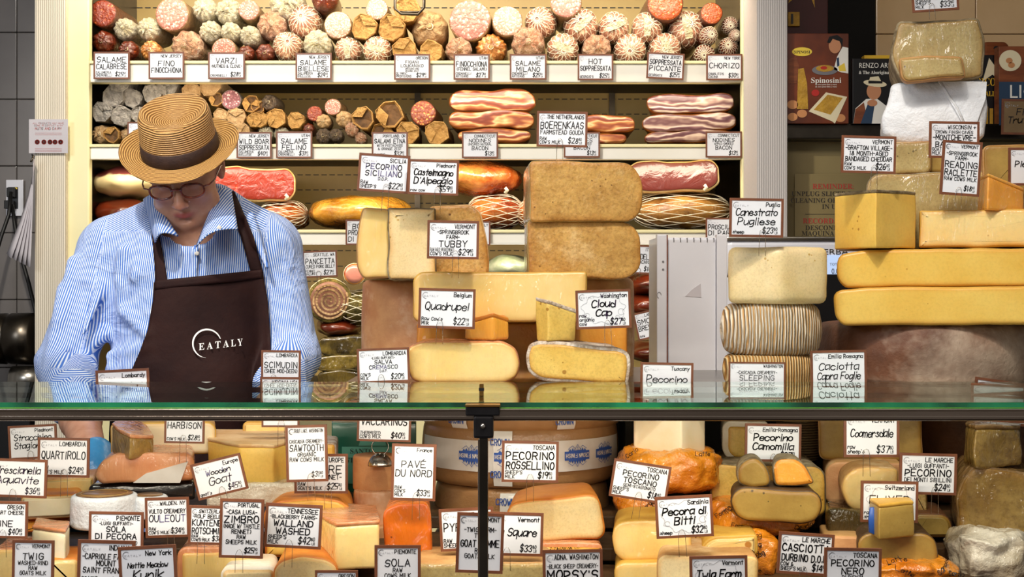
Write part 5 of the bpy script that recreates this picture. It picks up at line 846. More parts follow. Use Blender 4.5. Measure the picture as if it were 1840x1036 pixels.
C('halved_cheese', 'round olive cheese behind the blue-wrapped wedge', 1640, 922, 1710, 965, 2.1, .12, 'paste_olive', 'rind_brown', (14, 24, 6, 4), 2); C('cheese_wedge', 'golden cheese sliver between the two Swiss and Marche tags', 1640, 880, 1666, 925, 2.14, .1, 'paste_gold', 'rind_brown', (4, 4, 4, 4), 1)
wheel('round_cheese', 'reddish-brown wheel behind the Marche tag, upper of pair', 1765, 735, 838, 115, 2.34, 'rind_brown', .012, .02); wheel('round_cheese', 'reddish-brown wheel behind the Marche tag, lower of pair', 1745, 842, 908, 110, 2.3, 'rind_brown', .012, .02)
prism('cheese_block', 'crusty brown wedge with wire pin at the upper right', [(1732, 2.1), (1752, 2.03), (1836, 2.06), (1832, 2.18), (1745, 2.2)], 764, 840, 2.05, 'paste_blue', 'rind_crust', bv=.006, wob=.004)
C('halved_cheese', 'large crusty brown wrapped cheese at the right edge', 1718, 836, 1870, 970, 2.04, .16, 'paste_blue', 'rind_crust', poly=[(1722,900),(1730,860),(1748,838),(1870,850),(1870,970),(1725,970)], rt=3, wob=.003)
crumple('cheese in crinkled clear plastic at the lower right corner', 1738, 962, 1870, 1060, 1.96, .14, 'film_white', seed=9)
# ---------------------------------------------------------------- price tags
YS = 3.672; G = 'price tags on the shelf rails'
def ts(x0, y0, x1, y1, text, low, price, label, rot=0, **k): T(x0, y0, x1, y1, YS, rot, text, low, price, label, clip=False, group=G, w=1.2, **k)
ts(168,93,233,142,'|SALAME|CALABRESE',['SALUMERIA','CREMINELLI'],'$25.80','SALAME CALABRESE tag, far left of the top shelf')
ts(267,93,331,142,'NEW JERSEY|FINO|FINOCCHIONA',[],'','New Jersey FINO FINOCCHIONA tag on the top shelf')
ts(374,94,440,142,'|VARZI|.-NUTMEG & CLOVE-',['CREMINELLI'],'$28.80','VARZI tag with nutmeg and clove line, top shelf')
ts(531,95,596,143,'NEW JERSEY|SALAME|BIELLESE',['SALUMERIA','BIELLESE'],'$24.80','SALAME BIELLESE tag priced $24.80 on the top shelf')
ts(708,97,773,143,'OREGON|FIGANI|LOUKANIKO|.OREGANO AND|.ORANGE ZEST',['OLYMPIC','PROVISIONS'],'$29.80','Oregon LOUKANIKO tag on the top shelf')
ts(815,97,880,143,'UTAH|FINOCCHIONA|.(FENNEL SALAMI)',['CREMINELLI','ARTISANS'],'$27.80','Utah FINOCCHIONA fennel salami tag on the top shelf')
ts(916,97,982,143,'UTAH|SALAME|MILANO',['CREMINELLI','ARTISANS'],'$25.80','Utah SALAME MILANO tag on the top shelf')
ts(1038,97,1102,144,'|HOT|SOPPRESSATA',["GEORGIO'S"],'$25.80','straight SOPPRESSATA tag on the top shelf')
ts(1161,95,1228,142,'NEW JERSEY|SOPPRESSATA|PICCANTE',["GEORGIO'S"],'$25.80','tilted SOPPRESSATA PICCANTE tag on the top shelf',3)
ts(1269,97,1334,144,'NEW YORK|CHORIZO',["CHARLITO'S",'COCINA'],'$30.80','New York CHORIZO tag, far right of the top shelf')
ts(229,219,293,262,'|SALAME',[],'','second-shelf tag mostly hidden behind the straw hat')
ts(425,237,488,284,'NEW JERSEY|WILD BOAR|SOPPRESSATA',['SALUMERIA','BIELLESE'],'$40.80','WILD BOAR SOPPRESSATA tag right of the hat')
ts(496,236,561,284,'UTAH|SALAME|FELINO',['SALUMERIA','CREMINELLI'],'$31.80','Utah SALAME FELINO tag on the second shelf')
ts(668,237,733,284,'PORTLAND, OR|SALAMI ETNA|.WITH PISTACHIOS|.& ORANGE ZEST',['OLYMPIC'],'$32.80','Portland SALAMI ETNA tag on the second shelf')
ts(830,237,895,284,'CONNECTICUT|NODINES|.UNCURED NATURAL|BACON',[],'$13.80','uncured natural BACON tag under the left bacon stack')
ts(1013,237,1078,283,'CONNECTICUT|NODINES|.APPLE-SMOKED|BACON',[],'$13.80','smoked BACON tag half behind the Netherlands tag')
ts(1268,236,1333,283,'CONNECTICUT|NODINES|.APPLE-SMOKED|BACON',[],'$13.80','apple-smoked BACON tag, far right of the second shelf')
ts(621,394,686,440,'|BONED|PROSCIUTTO|DI PARMA',[],'','third-shelf ham tag half hidden by the split wheel')
ts(820,397,881,441,'ITALY|SPECK',[],'$22.80','third-shelf tag sliver behind the 29.80 wheel')
ts(1268,391,1333,437,'EMILIA|PROSCIUTTO|DI PARMA',[],'$24.80','Emilia PROSCIUTTO DI PARMA tag beside the white machine')
T(545,450,607,498,3.66,-2,'SEATTLE, WA|PANCETTA|.CURED PORK BELLY',['FENNEL','SALUMI'],'$27.80',"PANCETTA cured pork belly tag above the spiral roll",w=1.2,legs=12)
T(1118,440,1181,492,3.66,2,'ITALY|MORTADELLA|.PISTACHIO',[],'$10.80','Italian pistachio tag half behind the tan blocks',w=1.2,legs=12)
T(1147,556,1204,606,3.64,-13,'LARCHMONT|SMOKED|BRESAOLA',['RAW'],'','tilted SMOKED BRESAOLA tag beside the white column',w=1.2,legs=40)
T(620,708,685,752,YS,0,'|NDUJA',[],'','fourth-shelf tag seen low behind the rind wheel',clip=False,w=1.2)
CT = 'price tags pinned in the counter cheeses'
def tc(*a, **k): T(*a, group=CT, **k)
tc(641,277,733,345,2.24,4,'SICILIA|PECORINO|SICILIANO|.D.O.P.',['RAW',"SHEEP'S"],'$22.80','Sicilian PECORINO SICILIANO tag with faded lettering, priced $22.80',fade=(0,1,2))
tc(732,287,823,350,2.22,2,"Piedmont|Castelmagno|D'Alpeggio",['raw cow'],'$59.30',"bold cursive Castelmagno D'Alpeggio tag",cursive=True,w=1.5)
tc(767,396,860,465,2.14,1,'VERMONT|.-SPRINGBROOK|.FARM-|TUBBY',['RAW (AGED IN BASEMENT)',"COW'S MILK"],'$29.80','Vermont tag priced $29.80 over the split wheel')
tc(964,200,1055,264,2.3,1,'THE NETHERLANDS|BOERENKAAS|.FARMSTEAD GOUDA',['RAW',"COW'S MILK"],'$28.80','Netherlands farmstead gouda tag above the tan blocks',legs=32)
tc(1310,356,1407,426,2.16,1,'Puglia|Canestrato|Pugliese',['sheep'],'$23.80','Puglia Canestrato Pugliese tag over pale cut cheese',cursive=True)
tc(751,518,853,590,2.1,1.5,'Belgium|Quadrupel',["Raw Cow's",'Milk'],'$22.79','Belgian handwritten tag in the cream half wheel',cursive=True,legs=28)
tc(1036,520,1135,590,2.1,-2,'Washington|^Cloud|^Cap',['raw','organic','cow'],'$27.80','bold violet lettered cloud-drawing tag from Washington',cursive=True,w=2.2,ink='marker_purple',doodle=1,legs=32)
tc(643,625,737,687,2.105,-2,'LOMBARDIA|.-LUIGI GUFFANTI-|SALVA|CREMASCO|.D.O.P.',["COW'S",'MILK'],'$20.80','Lombardia SALVA CREMASCO tag before the pink rind wheel',fade=(2,3))
tc(469,629,540,687,2.18,.5,'LOMBARDIA|SCIMUDIN|.(SHEE MOO-DEEN)',[],'','Lombardia SCIMUDIN tag in front of the apron')
tc(467,677,540,735,2.15,.5,'VIRGINIA USA|APPALACHIAN',["COW'S MILK"],'$26.80','Virginia tag directly under the SCIMUDIN tag',clip=False)
tc(175,663,271,735,2.2,-3,'Lombardy|Taleggio',[],'','cursive Lombardy tag below the rolled sleeve',cursive=True,w=1.4,clip=False)
tc(1150,651,1245,718,2.13,1,'Tuscany|Pecorino',['sheep'],'$21.80','cursive Tuscany Pecorino tag before the white column',cursive=True,clip=False)
tc(1309,650,1411,697,2.125,.5,'WASHINGTON|.-CASCADIA CREAMERY-|SLEEPING',[],'','Washington creamery tag before the ribbed stack',clip=False)
tc(1457,629,1558,697,2.115,-1,'Emilia Romagna|Caciotta|Capra Foglie',[],'','Emilia Romagna Caciotta Capra tag standing at glass edge',cursive=True,clip=False)
tc(1511,244,1609,311,2.2,1.5,'VERMONT|.-GRAFTON VILLAGE-|.18 MONTH-AGED|.BANDAGED CHEDDAR',['RAW',"COW'S MILK"],'$26.80','Vermont 18 month bandaged cheddar tag',w=1.3)
tc(1688,253,1759,351,2.22,4,'VERMONT|.-SPRINGBROOK|.FARM-|READING|RACLETTE|.RAW COWS MILK',[],'$18.80','tall Vermont raclette tag priced $18.80',w=1.2,legs=26)
tc(1669,218,1759,284,2.3,1,'WISCONSIN +|.CROWN FINISH CAVES|-MONTCHEVRE-|BANDAGED',['GOAT','MILK'],'$30.80','Wisconsin tag on the white paper package',clip=False)
tc(1640,-46,1724,20,2.44,-4,'|ROCCOLO',['RAW','ORGANIC',"SHEEP'S",'MILK'],'$33.80','sheep milk tag at the very top right',legs=16)
tc(1812,265,1880,333,2.3,0,'|Pienza',[],'','tag with drawn leaf, cut by the right edge',cursive=True,clip=False,w=1.4)
tc(1799,178,1875,242,3.42,1,'|Fig|Truffle',[],'','brown card reading Fig below the cookery book',cursive=True,card='card_brown',clip=False,w=1.2)
tc(1742,683,1850,760,2.13,8,'|West|Pt',[],'','tag barely showing above the glass, far right',cursive=True,clip=False)
CL = 'price tags in the lower display'
def tl(*a, **k): k.setdefault('group', CL); T(*a, **k)
tl(17,763,104,824,2.06,-3,'Piedmont|Stracchino|Stagionato',[],'$22.80','Piedmont Stracchino tag at the upper left',cursive=True)
tl(67,786,160,857,2.0,1,'LOMBARDIA|QUARTIROLO',['RAW',"COW'S MILK"],'$24.80','Lombardia QUARTIROLO tag priced $24.80')
tl(-22,824,83,893,1.94,2,'|Brescianella|Aquavite',['cow'],'$36.80','cursive Brescianella Aquavite tag at the left edge',cursive=True,ink='marker_purple')
tl(-38,900,49,966,1.88,1,'OREGON|.ROGUE ART CHEESE|.  |LINE',['RAW'],'$40.80','Oregon tag cut by the left edge')
tl(21,970,96,1062,1.8,1,'VERMONT|TWIG|.WASHED-RIND|.RAW|.GOATS MILK',[],'$38.80','Vermont washed-rind tag, lowest at left',clip=False,w=1.2)
tl(159,919,257,990,1.86,1,'PIEMONTE|.-LUIGI GUFFANTI-|SOLA|DI PECORA',[],'$33.80','Piemonte SOLA DI PECORA tag before the boxed round cheese',w=1.2,clip=False)
tl(138,970,241,1060,1.8,1.5,'INDIANA|.-CAPRIOLE FARM-|.MOUNT|.SAINT FRANCIS',["GOAT'S",'MILK'],'$39.80','Indiana goat milk tag priced $39',w=1.3,clip=False)
tl(216,980,320,1065,1.77,-3,'New York|.Nettle Meadow|Kunik',[],'','cursive New York tag tilted at bottom left',cursive=True,w=1.1,clip=False)
tl(262,893,341,965,1.92,-1.5,'WALDEN, NY|.VULTO CREAMERY|OULEOUT',['RAW',"COW'S MILK"],'$34.80','faded New York creamery tag beside the label rounds',fade=(1,),w=1.1)
tl(295,738,367,796,2.06,1,'VERMONT|HARBISON',["COW'S MILK"],'$28.80','tag priced $28.80 pinned above pink wrapped cheese',w=1.1)
tl(356,822,448,888,1.98,-14,'Europe|Wooden|^Goat',["goat's"],'$45.80','strongly tilted cursive goat cheese tag',cursive=True,fade=(0,),ink='marker_purple')
tl(515,763,590,865,1.98,-1.5,'TROUT LAKE, WASHINGTON|.CASCADIA CREAMERY-|SAWTOOTH|.ORGANIC|.RAW COWS MILK',[],'$31.80','tall Washington organic tag priced $31.80')
tl(529,815,625,886,2.03,0,'EUROPE|CHEVRE|.-TRAD RENNET-',['RAW',"GOAT'S MILK"],'$25.80','tag priced $25.80 half behind the tall Washington tag',w=1.1)
tl(470,712,538,767,2.06,0,'|ROBIOLA',[],'','tag edge just below the rail at centre left')
tl(338,908,412,978,1.88,1.5,'SWITZERLAND|.-ROLF BEELER-|KUNTENER|ROTSCHMIER',['RAW',"COW'S MILK"],'$36.80','Swiss ROTSCHMIER tag half behind the thistle-rennet tag',w=1.1)
tl(393,896,472,1002,1.82,1.5,'PORTUGAL|.-CASA LUSA-|ZIMBRO|.(MADE W/ THISTLE|.RENNET)|.RAW|.SHEEPS MILK',[],'$25.80','tall Portugal thistle-rennet tag priced $25.80',w=1.3,legs=26)
tl(474,905,576,984,1.84,3,'TENNESSEE|.-BLACKBERRY FARMS-|WALLAND|WASHED',["SHEEP'S",'MILK'],'$42.80','Tennessee washed cheese tag priced $42.80')
tl(566,1024,643,1090,1.8,0,'OREGON|RIVERS|EDGE',[],'','Oregon tag just peeking up at the bottom edge',clip=False)
tl(641,728,738,793,2.1,1.5,'FRANCE|VACCARINUS',['THERMISED',"COW'S MILK"],'$40.00','VACCARINUS tag in the silver ball holder',clip=False,w=1.2)
tl(702,797,782,899,1.9,1.5,'France|PAV\u00c9|DU NORD',['RAW',"COW'S",'MILK'],'$33.80','France PAVE DU NORD tag over the orange wedge',w=1.0)
tl(673,979,756,1070,1.82,0,'PIEMONTE|SOLA|.RAW|.COWS MILK',[],'$32.80','Piemonte SOLA tag at the bottom before orange wedge',clip=False,w=1.1)
tl(792,912,890,988,1.9,-3,'Europe|PYRENEES',['RAW',"SHEEP'S"],'$30.80','tag behind the goat tomme tag, left of the post',card='card')
tl(818,921,903,1029,1.8,2,'VERMONT|.-TWIG FARM-|.TWIG|GOAT TOMME|.RAW|.GOATS MILK',[],'','tall Vermont goat tomme tag crossed by the post',w=1.2,legs=12)
tl(870,920,975,998,1.86,1.5,'Vermont|Big Square',[],'$33.80','Vermont Square tag right of the post',cursive=True,legs=26)
tl(901,792,1003,866,1.98,1,'TOSCANA|PECORINO|ROSSELLINO',["SHEEP'S",'MILK'],'$19.80','Toscana PECORINO ROSSELLINO tag over crown wheels',w=1.2)
tl(976,987,1084,1070,1.82,-1,"ADNA, WASHINGTON|.-BLACK SHEEP CREAMERY-|MOPSY'S",[],'$36.80','Adna Washington sheep creamery tag at bottom centre',w=1.3,clip=False)
tl(1093,830,1197,898,1.96,9,'TOSCANA|PECORINO|TOSCANO|.SEMI-STAGIONATO',["SHEEP'S",'MILK'],'$18.80','tilted Toscana PECORINO TOSCANO tag',w=1.2)
tl(1180,890,1283,965,1.88,-3,'Sardinia|Pecora di|Bitti',['sheep'],'$32.80','Sardinian Pecora di Bitti tag with drawings',cursive=True,w=1.9,doodle=1)
tl(1338,761,1439,829,2.1,1,'Emilia-Romagna|Pecorino|Camomilla',[],'$27.80','Emilia-Romagna Pecorino Camomilla tag',cursive=True,w=1.5,legs=10)
tl(1240,998,1344,1075,1.8,-1,'Vermont|Twig Farm|Tomme',[],'','bold cursive Vermont tag at the bottom edge',cursive=True,w=2.2,doodle=1,clip=False)
tl(1395,957,1495,1032,1.84,4,'LE MARCHE|CASCIOTTA|DURBINO D.O.P.',['COW &',"SHEEP'S MILK"],'$14.80','Le Marche CASCIOTTA tag priced $14.80',w=1.2,legs=12)
tl(1480,984,1583,1065,1.78,1,'TOSCANA|PECORINO|NERO|.DI PIENZA',[],'$24.80','Toscana PECORINO NERO tag at the bottom right',w=1.2,clip=False)
tl(1516,742,1616,821,2.0,0,'VERMONT|Coomersdale',['raw',"sheep's"],'$37.80','cursive tag priced $37.80 before big tan cheese',cursive=True)
tl(1615,814,1718,888,1.98,1.5,'LE MARCHE|.-LUIGI GUFFANTI-|PECORINO|.DEI MONTI SIBILLINI',[],'$24.80','Le Marche PECORINO mountain tag',w=1.2)
tl(1546,864,1649,938,1.96,1,'Switzerland|FLIXER',['raw','sheep'],'','Switzerland tag behind the blue-wrapped wedge',w=1.0,doodle=1,clip=False,fade=())
tl(1742,690,1840,757.5,2.05,3,'|Tomme',[],'','hidden tag above the crusty wedge whose wires show',legs=20)
# ---------------------------------------------------------------- the man: distance fields polygonised into one continuous body
class Field:
    def __init__(s, lo, hi, hh):
        s.lo = np.array(lo, float); s.h = hh; s.n = np.ceil((np.array(hi)-s.lo)/hh).astype(int)+1; s.D = np.full(s.n, 9., np.float32)
    def sl(s, a, b, m):
        i0 = np.maximum(0, np.floor((np.array(a)-m-s.lo)/s.h).astype(int)); i1 = np.minimum(s.n, np.ceil((np.array(b)+m-s.lo)/s.h).astype(int)+1)
        if np.any(i1 <= i0): return None, None
        ax = [s.lo[k]+s.h*np.arange(i0[k], i1[k]) for k in range(3)]
        return tuple(slice(i0[k], i1[k]) for k in range(3)), [q.astype(np.float32) for q in np.meshgrid(*ax, indexing='ij')]
    def put(s, a, b, f, k=.01, sub=False):
        q, g = s.sl(a, b, k*2+.03)
        if q is None: return
        d = f(*g); D = s.D[q]
        if sub: hh = np.maximum(k-np.abs(D+d), 0)/k; s.D[q] = np.maximum(D, -d)+hh*hh*k*.25
        else: hh = np.maximum(k-np.abs(D-d), 0)/k; s.D[q] = np.minimum(D, d)-hh*hh*k*.25
    def cap(s, a, b, ra, rb=None, k=.01, sub=False, sq=(1, 1, 1)):
        rb = ra if rb is None else rb; A = np.array(a, float); B = np.array(b, float); v = B-A; L2 = float(v@v) or 1e-9; m = max(ra, rb)
        def f(X, Y, Z):
            px, py, pz = X-A[0], Y-A[1], Z-A[2]; t = np.clip((px*v[0]+py*v[1]+pz*v[2])/L2, 0, 1)
            return np.sqrt(((px-t*v[0])*sq[0])**2+((py-t*v[1])*sq[1])**2+((pz-t*v[2])*sq[2])**2)-(ra+(rb-ra)*t)
        mm = m/min(sq); s.put(np.minimum(A, B)-mm, np.maximum(A, B)+mm, f, k, sub)
    def ell(s, c, r, k=.01, sub=False, M=None):
        c = np.array(c, float); R = np.array(M) if M is not None else np.eye(3); m = max(r)
        def f(X, Y, Z):
            px, py, pz = X-c[0], Y-c[1], Z-c[2]; q = [R[0][i]*px+R[1][i]*py+R[2][i]*pz for i in range(3)]
            k0 = np.sqrt(sum((q[i]/r[i])**2 for i in range(3))); k1 = np.sqrt(sum((q[i]/r[i]**2)**2 for i in range(3)))+1e-6; return k0*(k0-1)/k1
        s.put(c-m, c+m, f, k, sub)
    def mesh(s):
        D = s.D; I = D < 0; n = s.n; cnt = np.zeros(n-1, np.int8)
        for dx in (0, 1):
            for dy in (0, 1):
                for dz in (0, 1): cnt += I[dx:n[0]-1+dx, dy:n[1]-1+dy, dz:n[2]-1+dz]
        act = (cnt > 0) & (cnt < 8); ix = np.argwhere(act); idx = np.full(n-1, -1, np.int64); idx[act] = np.arange(len(ix)); acc = np.zeros((len(ix), 3)); ct = np.zeros(len(ix))
        cs = [(a, b, c) for a in (0, 1) for b in (0, 1) for c in (0, 1)]; dv = {c: D[ix[:, 0]+c[0], ix[:, 1]+c[1], ix[:, 2]+c[2]] for c in cs}
        for c in cs:
            for k in range(3):
                if c[k] == 0:
                    e = list(c); e[k] = 1; e = tuple(e); a, b = dv[c], dv[e]; m = (a < 0) != (b < 0); t = a[m]/(a[m]-b[m]); p = np.tile(np.array(c, float), (m.sum(), 1)); p[:, k] += t; acc[m] += p; ct[m] += 1
        V = s.lo+s.h*(ix+acc/ct[:, None]); Fc = []
        for k in range(3):
            u, w = (k+1) % 3, (k+2) % 3; sl0 = [slice(1, -1)]*3; sl0[k] = slice(0, -1); sl1 = list(sl0); sl1[k] = slice(1, None); A = I[tuple(sl0)]; B = I[tuple(sl1)]; g = np.argwhere(A != B)
            off = np.array([1, 1, 1]); off[k] = 0; g = g+off; inside = I[g[:, 0], g[:, 1], g[:, 2]]; q = []
            for du, dw in ((-1, -1), (0, -1), (0, 0), (-1, 0)): h_ = g.copy(); h_[:, u] += du; h_[:, w] += dw; q.append(idx[h_[:, 0], h_[:, 1], h_[:, 2]])
            q = np.stack(q, 1); q[~inside] = q[~inside][:, ::-1]; Fc.append(q)
        Fc = np.concatenate(Fc); return V, Fc[(Fc >= 0).all(1)]
def nmesh(name, V, Fc, m, parent=None, org=(0, 0, 0), smooth_it=1):
    V = V.copy()
    for _ in range(smooth_it):   # light Laplacian pass takes the stair steps off
        S_ = np.zeros_like(V); c = np.zeros(len(V))
        for a in range(4):
            for b in ((a+1) % 4, (a+3) % 4): np.add.at(S_, Fc[:, a], V[Fc[:, b]]); np.add.at(c, Fc[:, a], 1)
        V = V*.45+.55*S_/np.maximum(c, 1)[:, None]
    me = bpy.data.meshes.new(name); W = V-np.array(org); me.vertices.add(len(W)); me.vertices.foreach_set('co', W.astype(np.float32).ravel()); me.loops.add(Fc.size); me.loops.foreach_set('vertex_index', Fc.astype(np.int32).ravel()); me.polygons.add(len(Fc)); me.polygons.foreach_set('loop_start', np.arange(0, Fc.size, 4, dtype=np.int32)); me.update(calc_edges=True); me.validate(); me.polygons.foreach_set('use_smooth', [True]*len(me.polygons))
    me.materials.append(MATS[m]); o = bpy.data.objects.new(name, me); COL.objects.link(o); o.parent = parent; return o, V
def fattr(o, name, arr): a = o.data.attributes.new(name, 'FLOAT', 'POINT'); a.data.foreach_set('value', np.asarray(arr, np.float32))
YM = 3.0
HC = P(330, 303, YM-.03); th, ph = math.radians(32), math.radians(2)
HM = Matrix.Rotation(ph, 3, 'Z') @ Matrix.Rotation(math.radians(-4), 3, 'Y') @ Matrix.Rotation(th, 3, 'X')   # head: face looks along -y, tipped forward
HS = .98
def hp(x, y, z): return HC+HM @ Vector((x, y, z))*HS
MN = np.array([[HM[i][j] for j in range(3)] for i in range(3)])
def hell(B, c, r, k=.01, sub=False): B.ell(hp(*c), [q*HS for q in r], k, sub, MN)
def hcap(B, a, b, ra, rb=None, k=.008, sub=False): B.cap(hp(*a), hp(*b), ra*HS, None if rb is None else rb*HS, k, sub)
# joints
SL, EL, WL = P(180, 446, 3.08), P(120, 662, 2.99), P(170, 846, 2.42); CL_ = EL.lerp(WL, .36)
SR, ER, WR = P(503, 440, 3.08), P(527, 640, 3.04), P(455, 800, 2.55); CR = ER.lerp(WR, .4)
NB = P(352, 440, 3.03); ORG = P(345, 760, 3.05); ORG.z = 1.0
def hand(B, W, dirv, side, g=0.0):
    d = Vector(dirv).normalized(); up = Vector((0, .25, 1)); s_ = d.cross(up).normalized(); n = s_.cross(d).normalized(); c = W+d*.045
    B.cap(W-d*.02, W+d*.01, .027+g, .027+g, .02); M3 = np.array([[s_[i], d[i], n[i]] for i in range(3)]); B.ell(W+d*.05, (.042+g, .052+g, .017+g), .02, False, M3)
    for k, (o_, L) in enumerate(((-.031, .062), (-.0105, .078), (.0105, .082), (.031, .072))):
        a = W+d*.088+s_*o_*side; p1 = a+(d*.8-n*.5+s_*o_*side*2).normalized()*L*.42; p2 = p1+(d*.45-n*.9).normalized()*L*.33; p3 = p2+(d*.1-n).normalized()*L*.27
        r = .0095 if k else .0082; B.cap(W+d*.06+s_*o_*side*.9, a, .011+g, r+g, .008); B.cap(a, p1, r+g, r*.93+g, .004); B.cap(p1, p2, r*.93+g, r*.86+g, .003); B.cap(p2, p3, r*.86+g, r*.72+g, .003)
    a = W+d*.022+s_*.034*side; p1 = a+(d*.6+s_*.8*side-n*.4).normalized()*.038; p2 = p1+(d*.9+s_*.15*side-n*.6).normalized()*.032; B.cap(W+d*.015+s_*.01*side, a, .016+g, .014+g, .012); B.cap(a, p1, .0135+g, .011+g, .006); B.cap(p1, p2, .011+g, .0085+g, .004)
DL = Vector((.12, -.5, -.35)); DR = Vector((-.25, -.45, -.3))
B = Field((ORG.x-.40, 2.28, .86), (ORG.x+.36, 3.30, 1.86), .0042)
hell(B, (0, .012, .026), (.077, .095, .080), .01); hell(B, (0, -.03, -.03), (.064, .060, .082), .03); hell(B, (0, -.036, -.082), (.046, .046, .034), .025); hell(B, (0, -.071, -.103), (.022, .016, .016), .018)
for x in (-1, 1):
    hell(B, (.040*x, -.062, -.026), (.024, .022, .022), .02); hcap(B, (.012*x, -.088, .020), (.042*x, -.078, .022), .0085, .007, .014)
    hell(B, (.031*x, -.094, .002), (.019, .016, .013), .012, True); hell(B, (.031*x, -.074, .0), (.0145, .014, .0125), .005); hcap(B, (.019*x, -.088, -.0015), (.043*x, -.084, -.0015), .0028, .0022, .004)
    hell(B, (.080*x, .012, -.008), (.009, .018, .031), .006); hell(B, (.086*x, .010, -.004), (.005, .010, .019), .004, True); hcap(B, (.078*x, .02, .016), (.078*x, .02, -.02), .012, .008, .01)
    hell(B, (.0125*x, -.100, -.041), (.0085, .0095, .007), .006); hell(B, (.0055*x, -.104, -.0485), (.0032, .005, .003), .003, True)
    hcap(B, (.019*x, -.097, -.044), (.036*x, -.078, -.070), .0022, .0012, .006, True); hcap(B, (.045*x, -.072, -.012), (.056*x, -.058, -.02), .001, .0008, .004, True); hcap(B, (.022*x, -.088, -.016), (.042*x, -.078, -.018), .0012, .0008, .005, True); hcap(B, (.05*x, -.03, -.07), (.03*x, -.05, -.095), .022, .02, .03)
hcap(B, (0, -.086, .012), (0, -.108, -.030), .0085, .0105, .012); hell(B, (0, -.113, -.037), (.0115, .0105, .010), .008)
for i in range(8):   # lips as short arcs
    a = -1+2*i/8; b = -1+2*(i+1)/8; f1 = lambda u, dz, dy: (u*.024, -.0905+dy+.010*u*u, -.0705+dz+.0022*u*u)
    hcap(B, f1(a, .0032, 0), f1(b, .0032, 0), .0042*(1-.45*abs(a)), .0042*(1-.45*abs(b)), .003); hcap(B, f1(a, -.0042, .001), f1(b, -.0042, .001), .0050*(1-.5*abs(a)), .0050*(1-.5*abs(b)), .003)
for i in range(8):
    a = -1+2*i/8; b = -1+2*(i+1)/8; g1 = lambda u: (u*.027, -.0965+.0125*u*u, -.0700+.0035*u*u); hcap(B, g1(a), g1(b), .0011, .0011, .0025, True)
hell(B, (0, -.083, -.088), (.014, .006, .004), .008, True)
B.cap(hp(0, .03, -.05), NB+Vector((0, .03, .0)), .056, .062, .03); B.cap(NB+Vector((0, .02, .02)), NB+Vector((0, -.01, -.07)), .06, .07, .03)
B.cap(SL+Vector((.04, .0, -.01)), SR+Vector((-.04, 0, -.01)), .055, .055, .05); B.ell(P(345, 560, 3.07), (.17, .105, .22), .05); B.ell(P(345, 740, 3.05), (.165, .11, .2), .05); B.ell(P(345, 930, 3.06), (.17, .115, .22), .05)
for a, e, w in ((SL, EL, WL), (SR, ER, WR)): B.cap(a, e, .05, .042, .03); B.cap(e, e*.45+w*.55, .043, .038, .02); B.cap(e*.45+w*.55, w, .038, .027, .02)
hand(B, WL, DL, 1); hand(B, WR, DR, -1)
V, Fc = B.mesh(); man, V = nmesh('person', V, Fc, 'skin', None, ORG, 2); man.location = ORG
tag(man, 'man in straw hat, glasses, blue striped shirt and brown apron, head bowed', 'person')
L = (V-np.array(HC))@MN/HS
def bl(c, r, p=2): return np.exp(-(((L[:, 0]-c[0])/r[0])**2+((L[:, 1]-c[1])/r[1])**2+((L[:, 2]-c[2])/r[2])**2)**(p/2))
tint = .95*bl((0, -.092, -.0712), (.027, .014, .0085), 4)+.35*bl((0, -.112, -.036), (.02, .02, .016))+.3*(bl((.042, -.08, -.035), (.02, .03, .02))+bl((-.042, -.08, -.035), (.02, .03, .02)))+.35*(bl((.08, .01, -.01), (.015, .03, .04))+bl((-.08, .01, -.01), (.015, .03, .04)))+.2*(bl((.03, -.085, -.012), (.018, .02, .007))+bl((-.03, -.085, -.012), (.018, .02, .007)))+.12
fattr(man, 'tint', np.clip(tint, 0, 1))
# hair and brows
Hf = Field(HC-Vector((.13, .16, .14)), HC+Vector((.13, .16, .14)), .004); hell(Hf, (0, .020, .024), (.0815, .0945, .083), .01); hcap(Hf, (0, .10, -.03), (0, .075, -.075), .045, .03, .03)
hell(Hf, (0, -.075, -.05), (.12, .105, .125), .004, True)
for x in (-1, 1): hell(Hf, (.09*x, .005, -.05), (.03, .03, .045), .004, True)
V, Fc = Hf.mesh(); o, V = nmesh('hair', V, Fc, 'hair_grey', man, ORG, 1)
for x in (-1, 1): V, Fc = tubevf([hp(x*q, -.0935+.012*(q/.045)**2, .0235+.004*math.sin(q*60)) - ORG for q in (.014, .022, .030, .038, .046)], [.002, .0036, .0036, .003, .0012], 6); obj('eyebrow', V, Fc, 'hair_grey', man)
# shirt
SH = Field((ORG.x-.42, 2.66, .88), (ORG.x+.38, 3.32, 1.78), .0052)
SH.cap(SL+Vector((.035, .0, -.005)), SR+Vector((-.035, 0, -.005)), .068, .068, .03); SH.cap(P(316, 385, 3.1), SL+Vector((.03, 0, .02)), .055, .045, .05); SH.cap(P(388, 372, 3.1), SR+Vector((-.03, 0, .02)), .055, .045, .05)
SH.ell(P(340, 520, 3.07), (.19, .135, .20), .06); SH.ell(P(343, 700, 3.05), (.185, .14, .25), .06); SH.ell(P(345, 900, 3.06), (.19, .14, .22), .06)
SH.cap(P(330, 400, 3.04), P(350, 440, 3.0), .066, .06, .04)
SH.cap(SL+Vector((.012, 0, -.01)), EL+Vector((0, 0, .02)), .063, .062, .03); SH.cap(EL, CL_, .064, .055, .02); SH.cap(SR+Vector((-.012, 0, -.01)), ER, .062, .058, .03); SH.cap(ER, CR, .060, .053, .02)
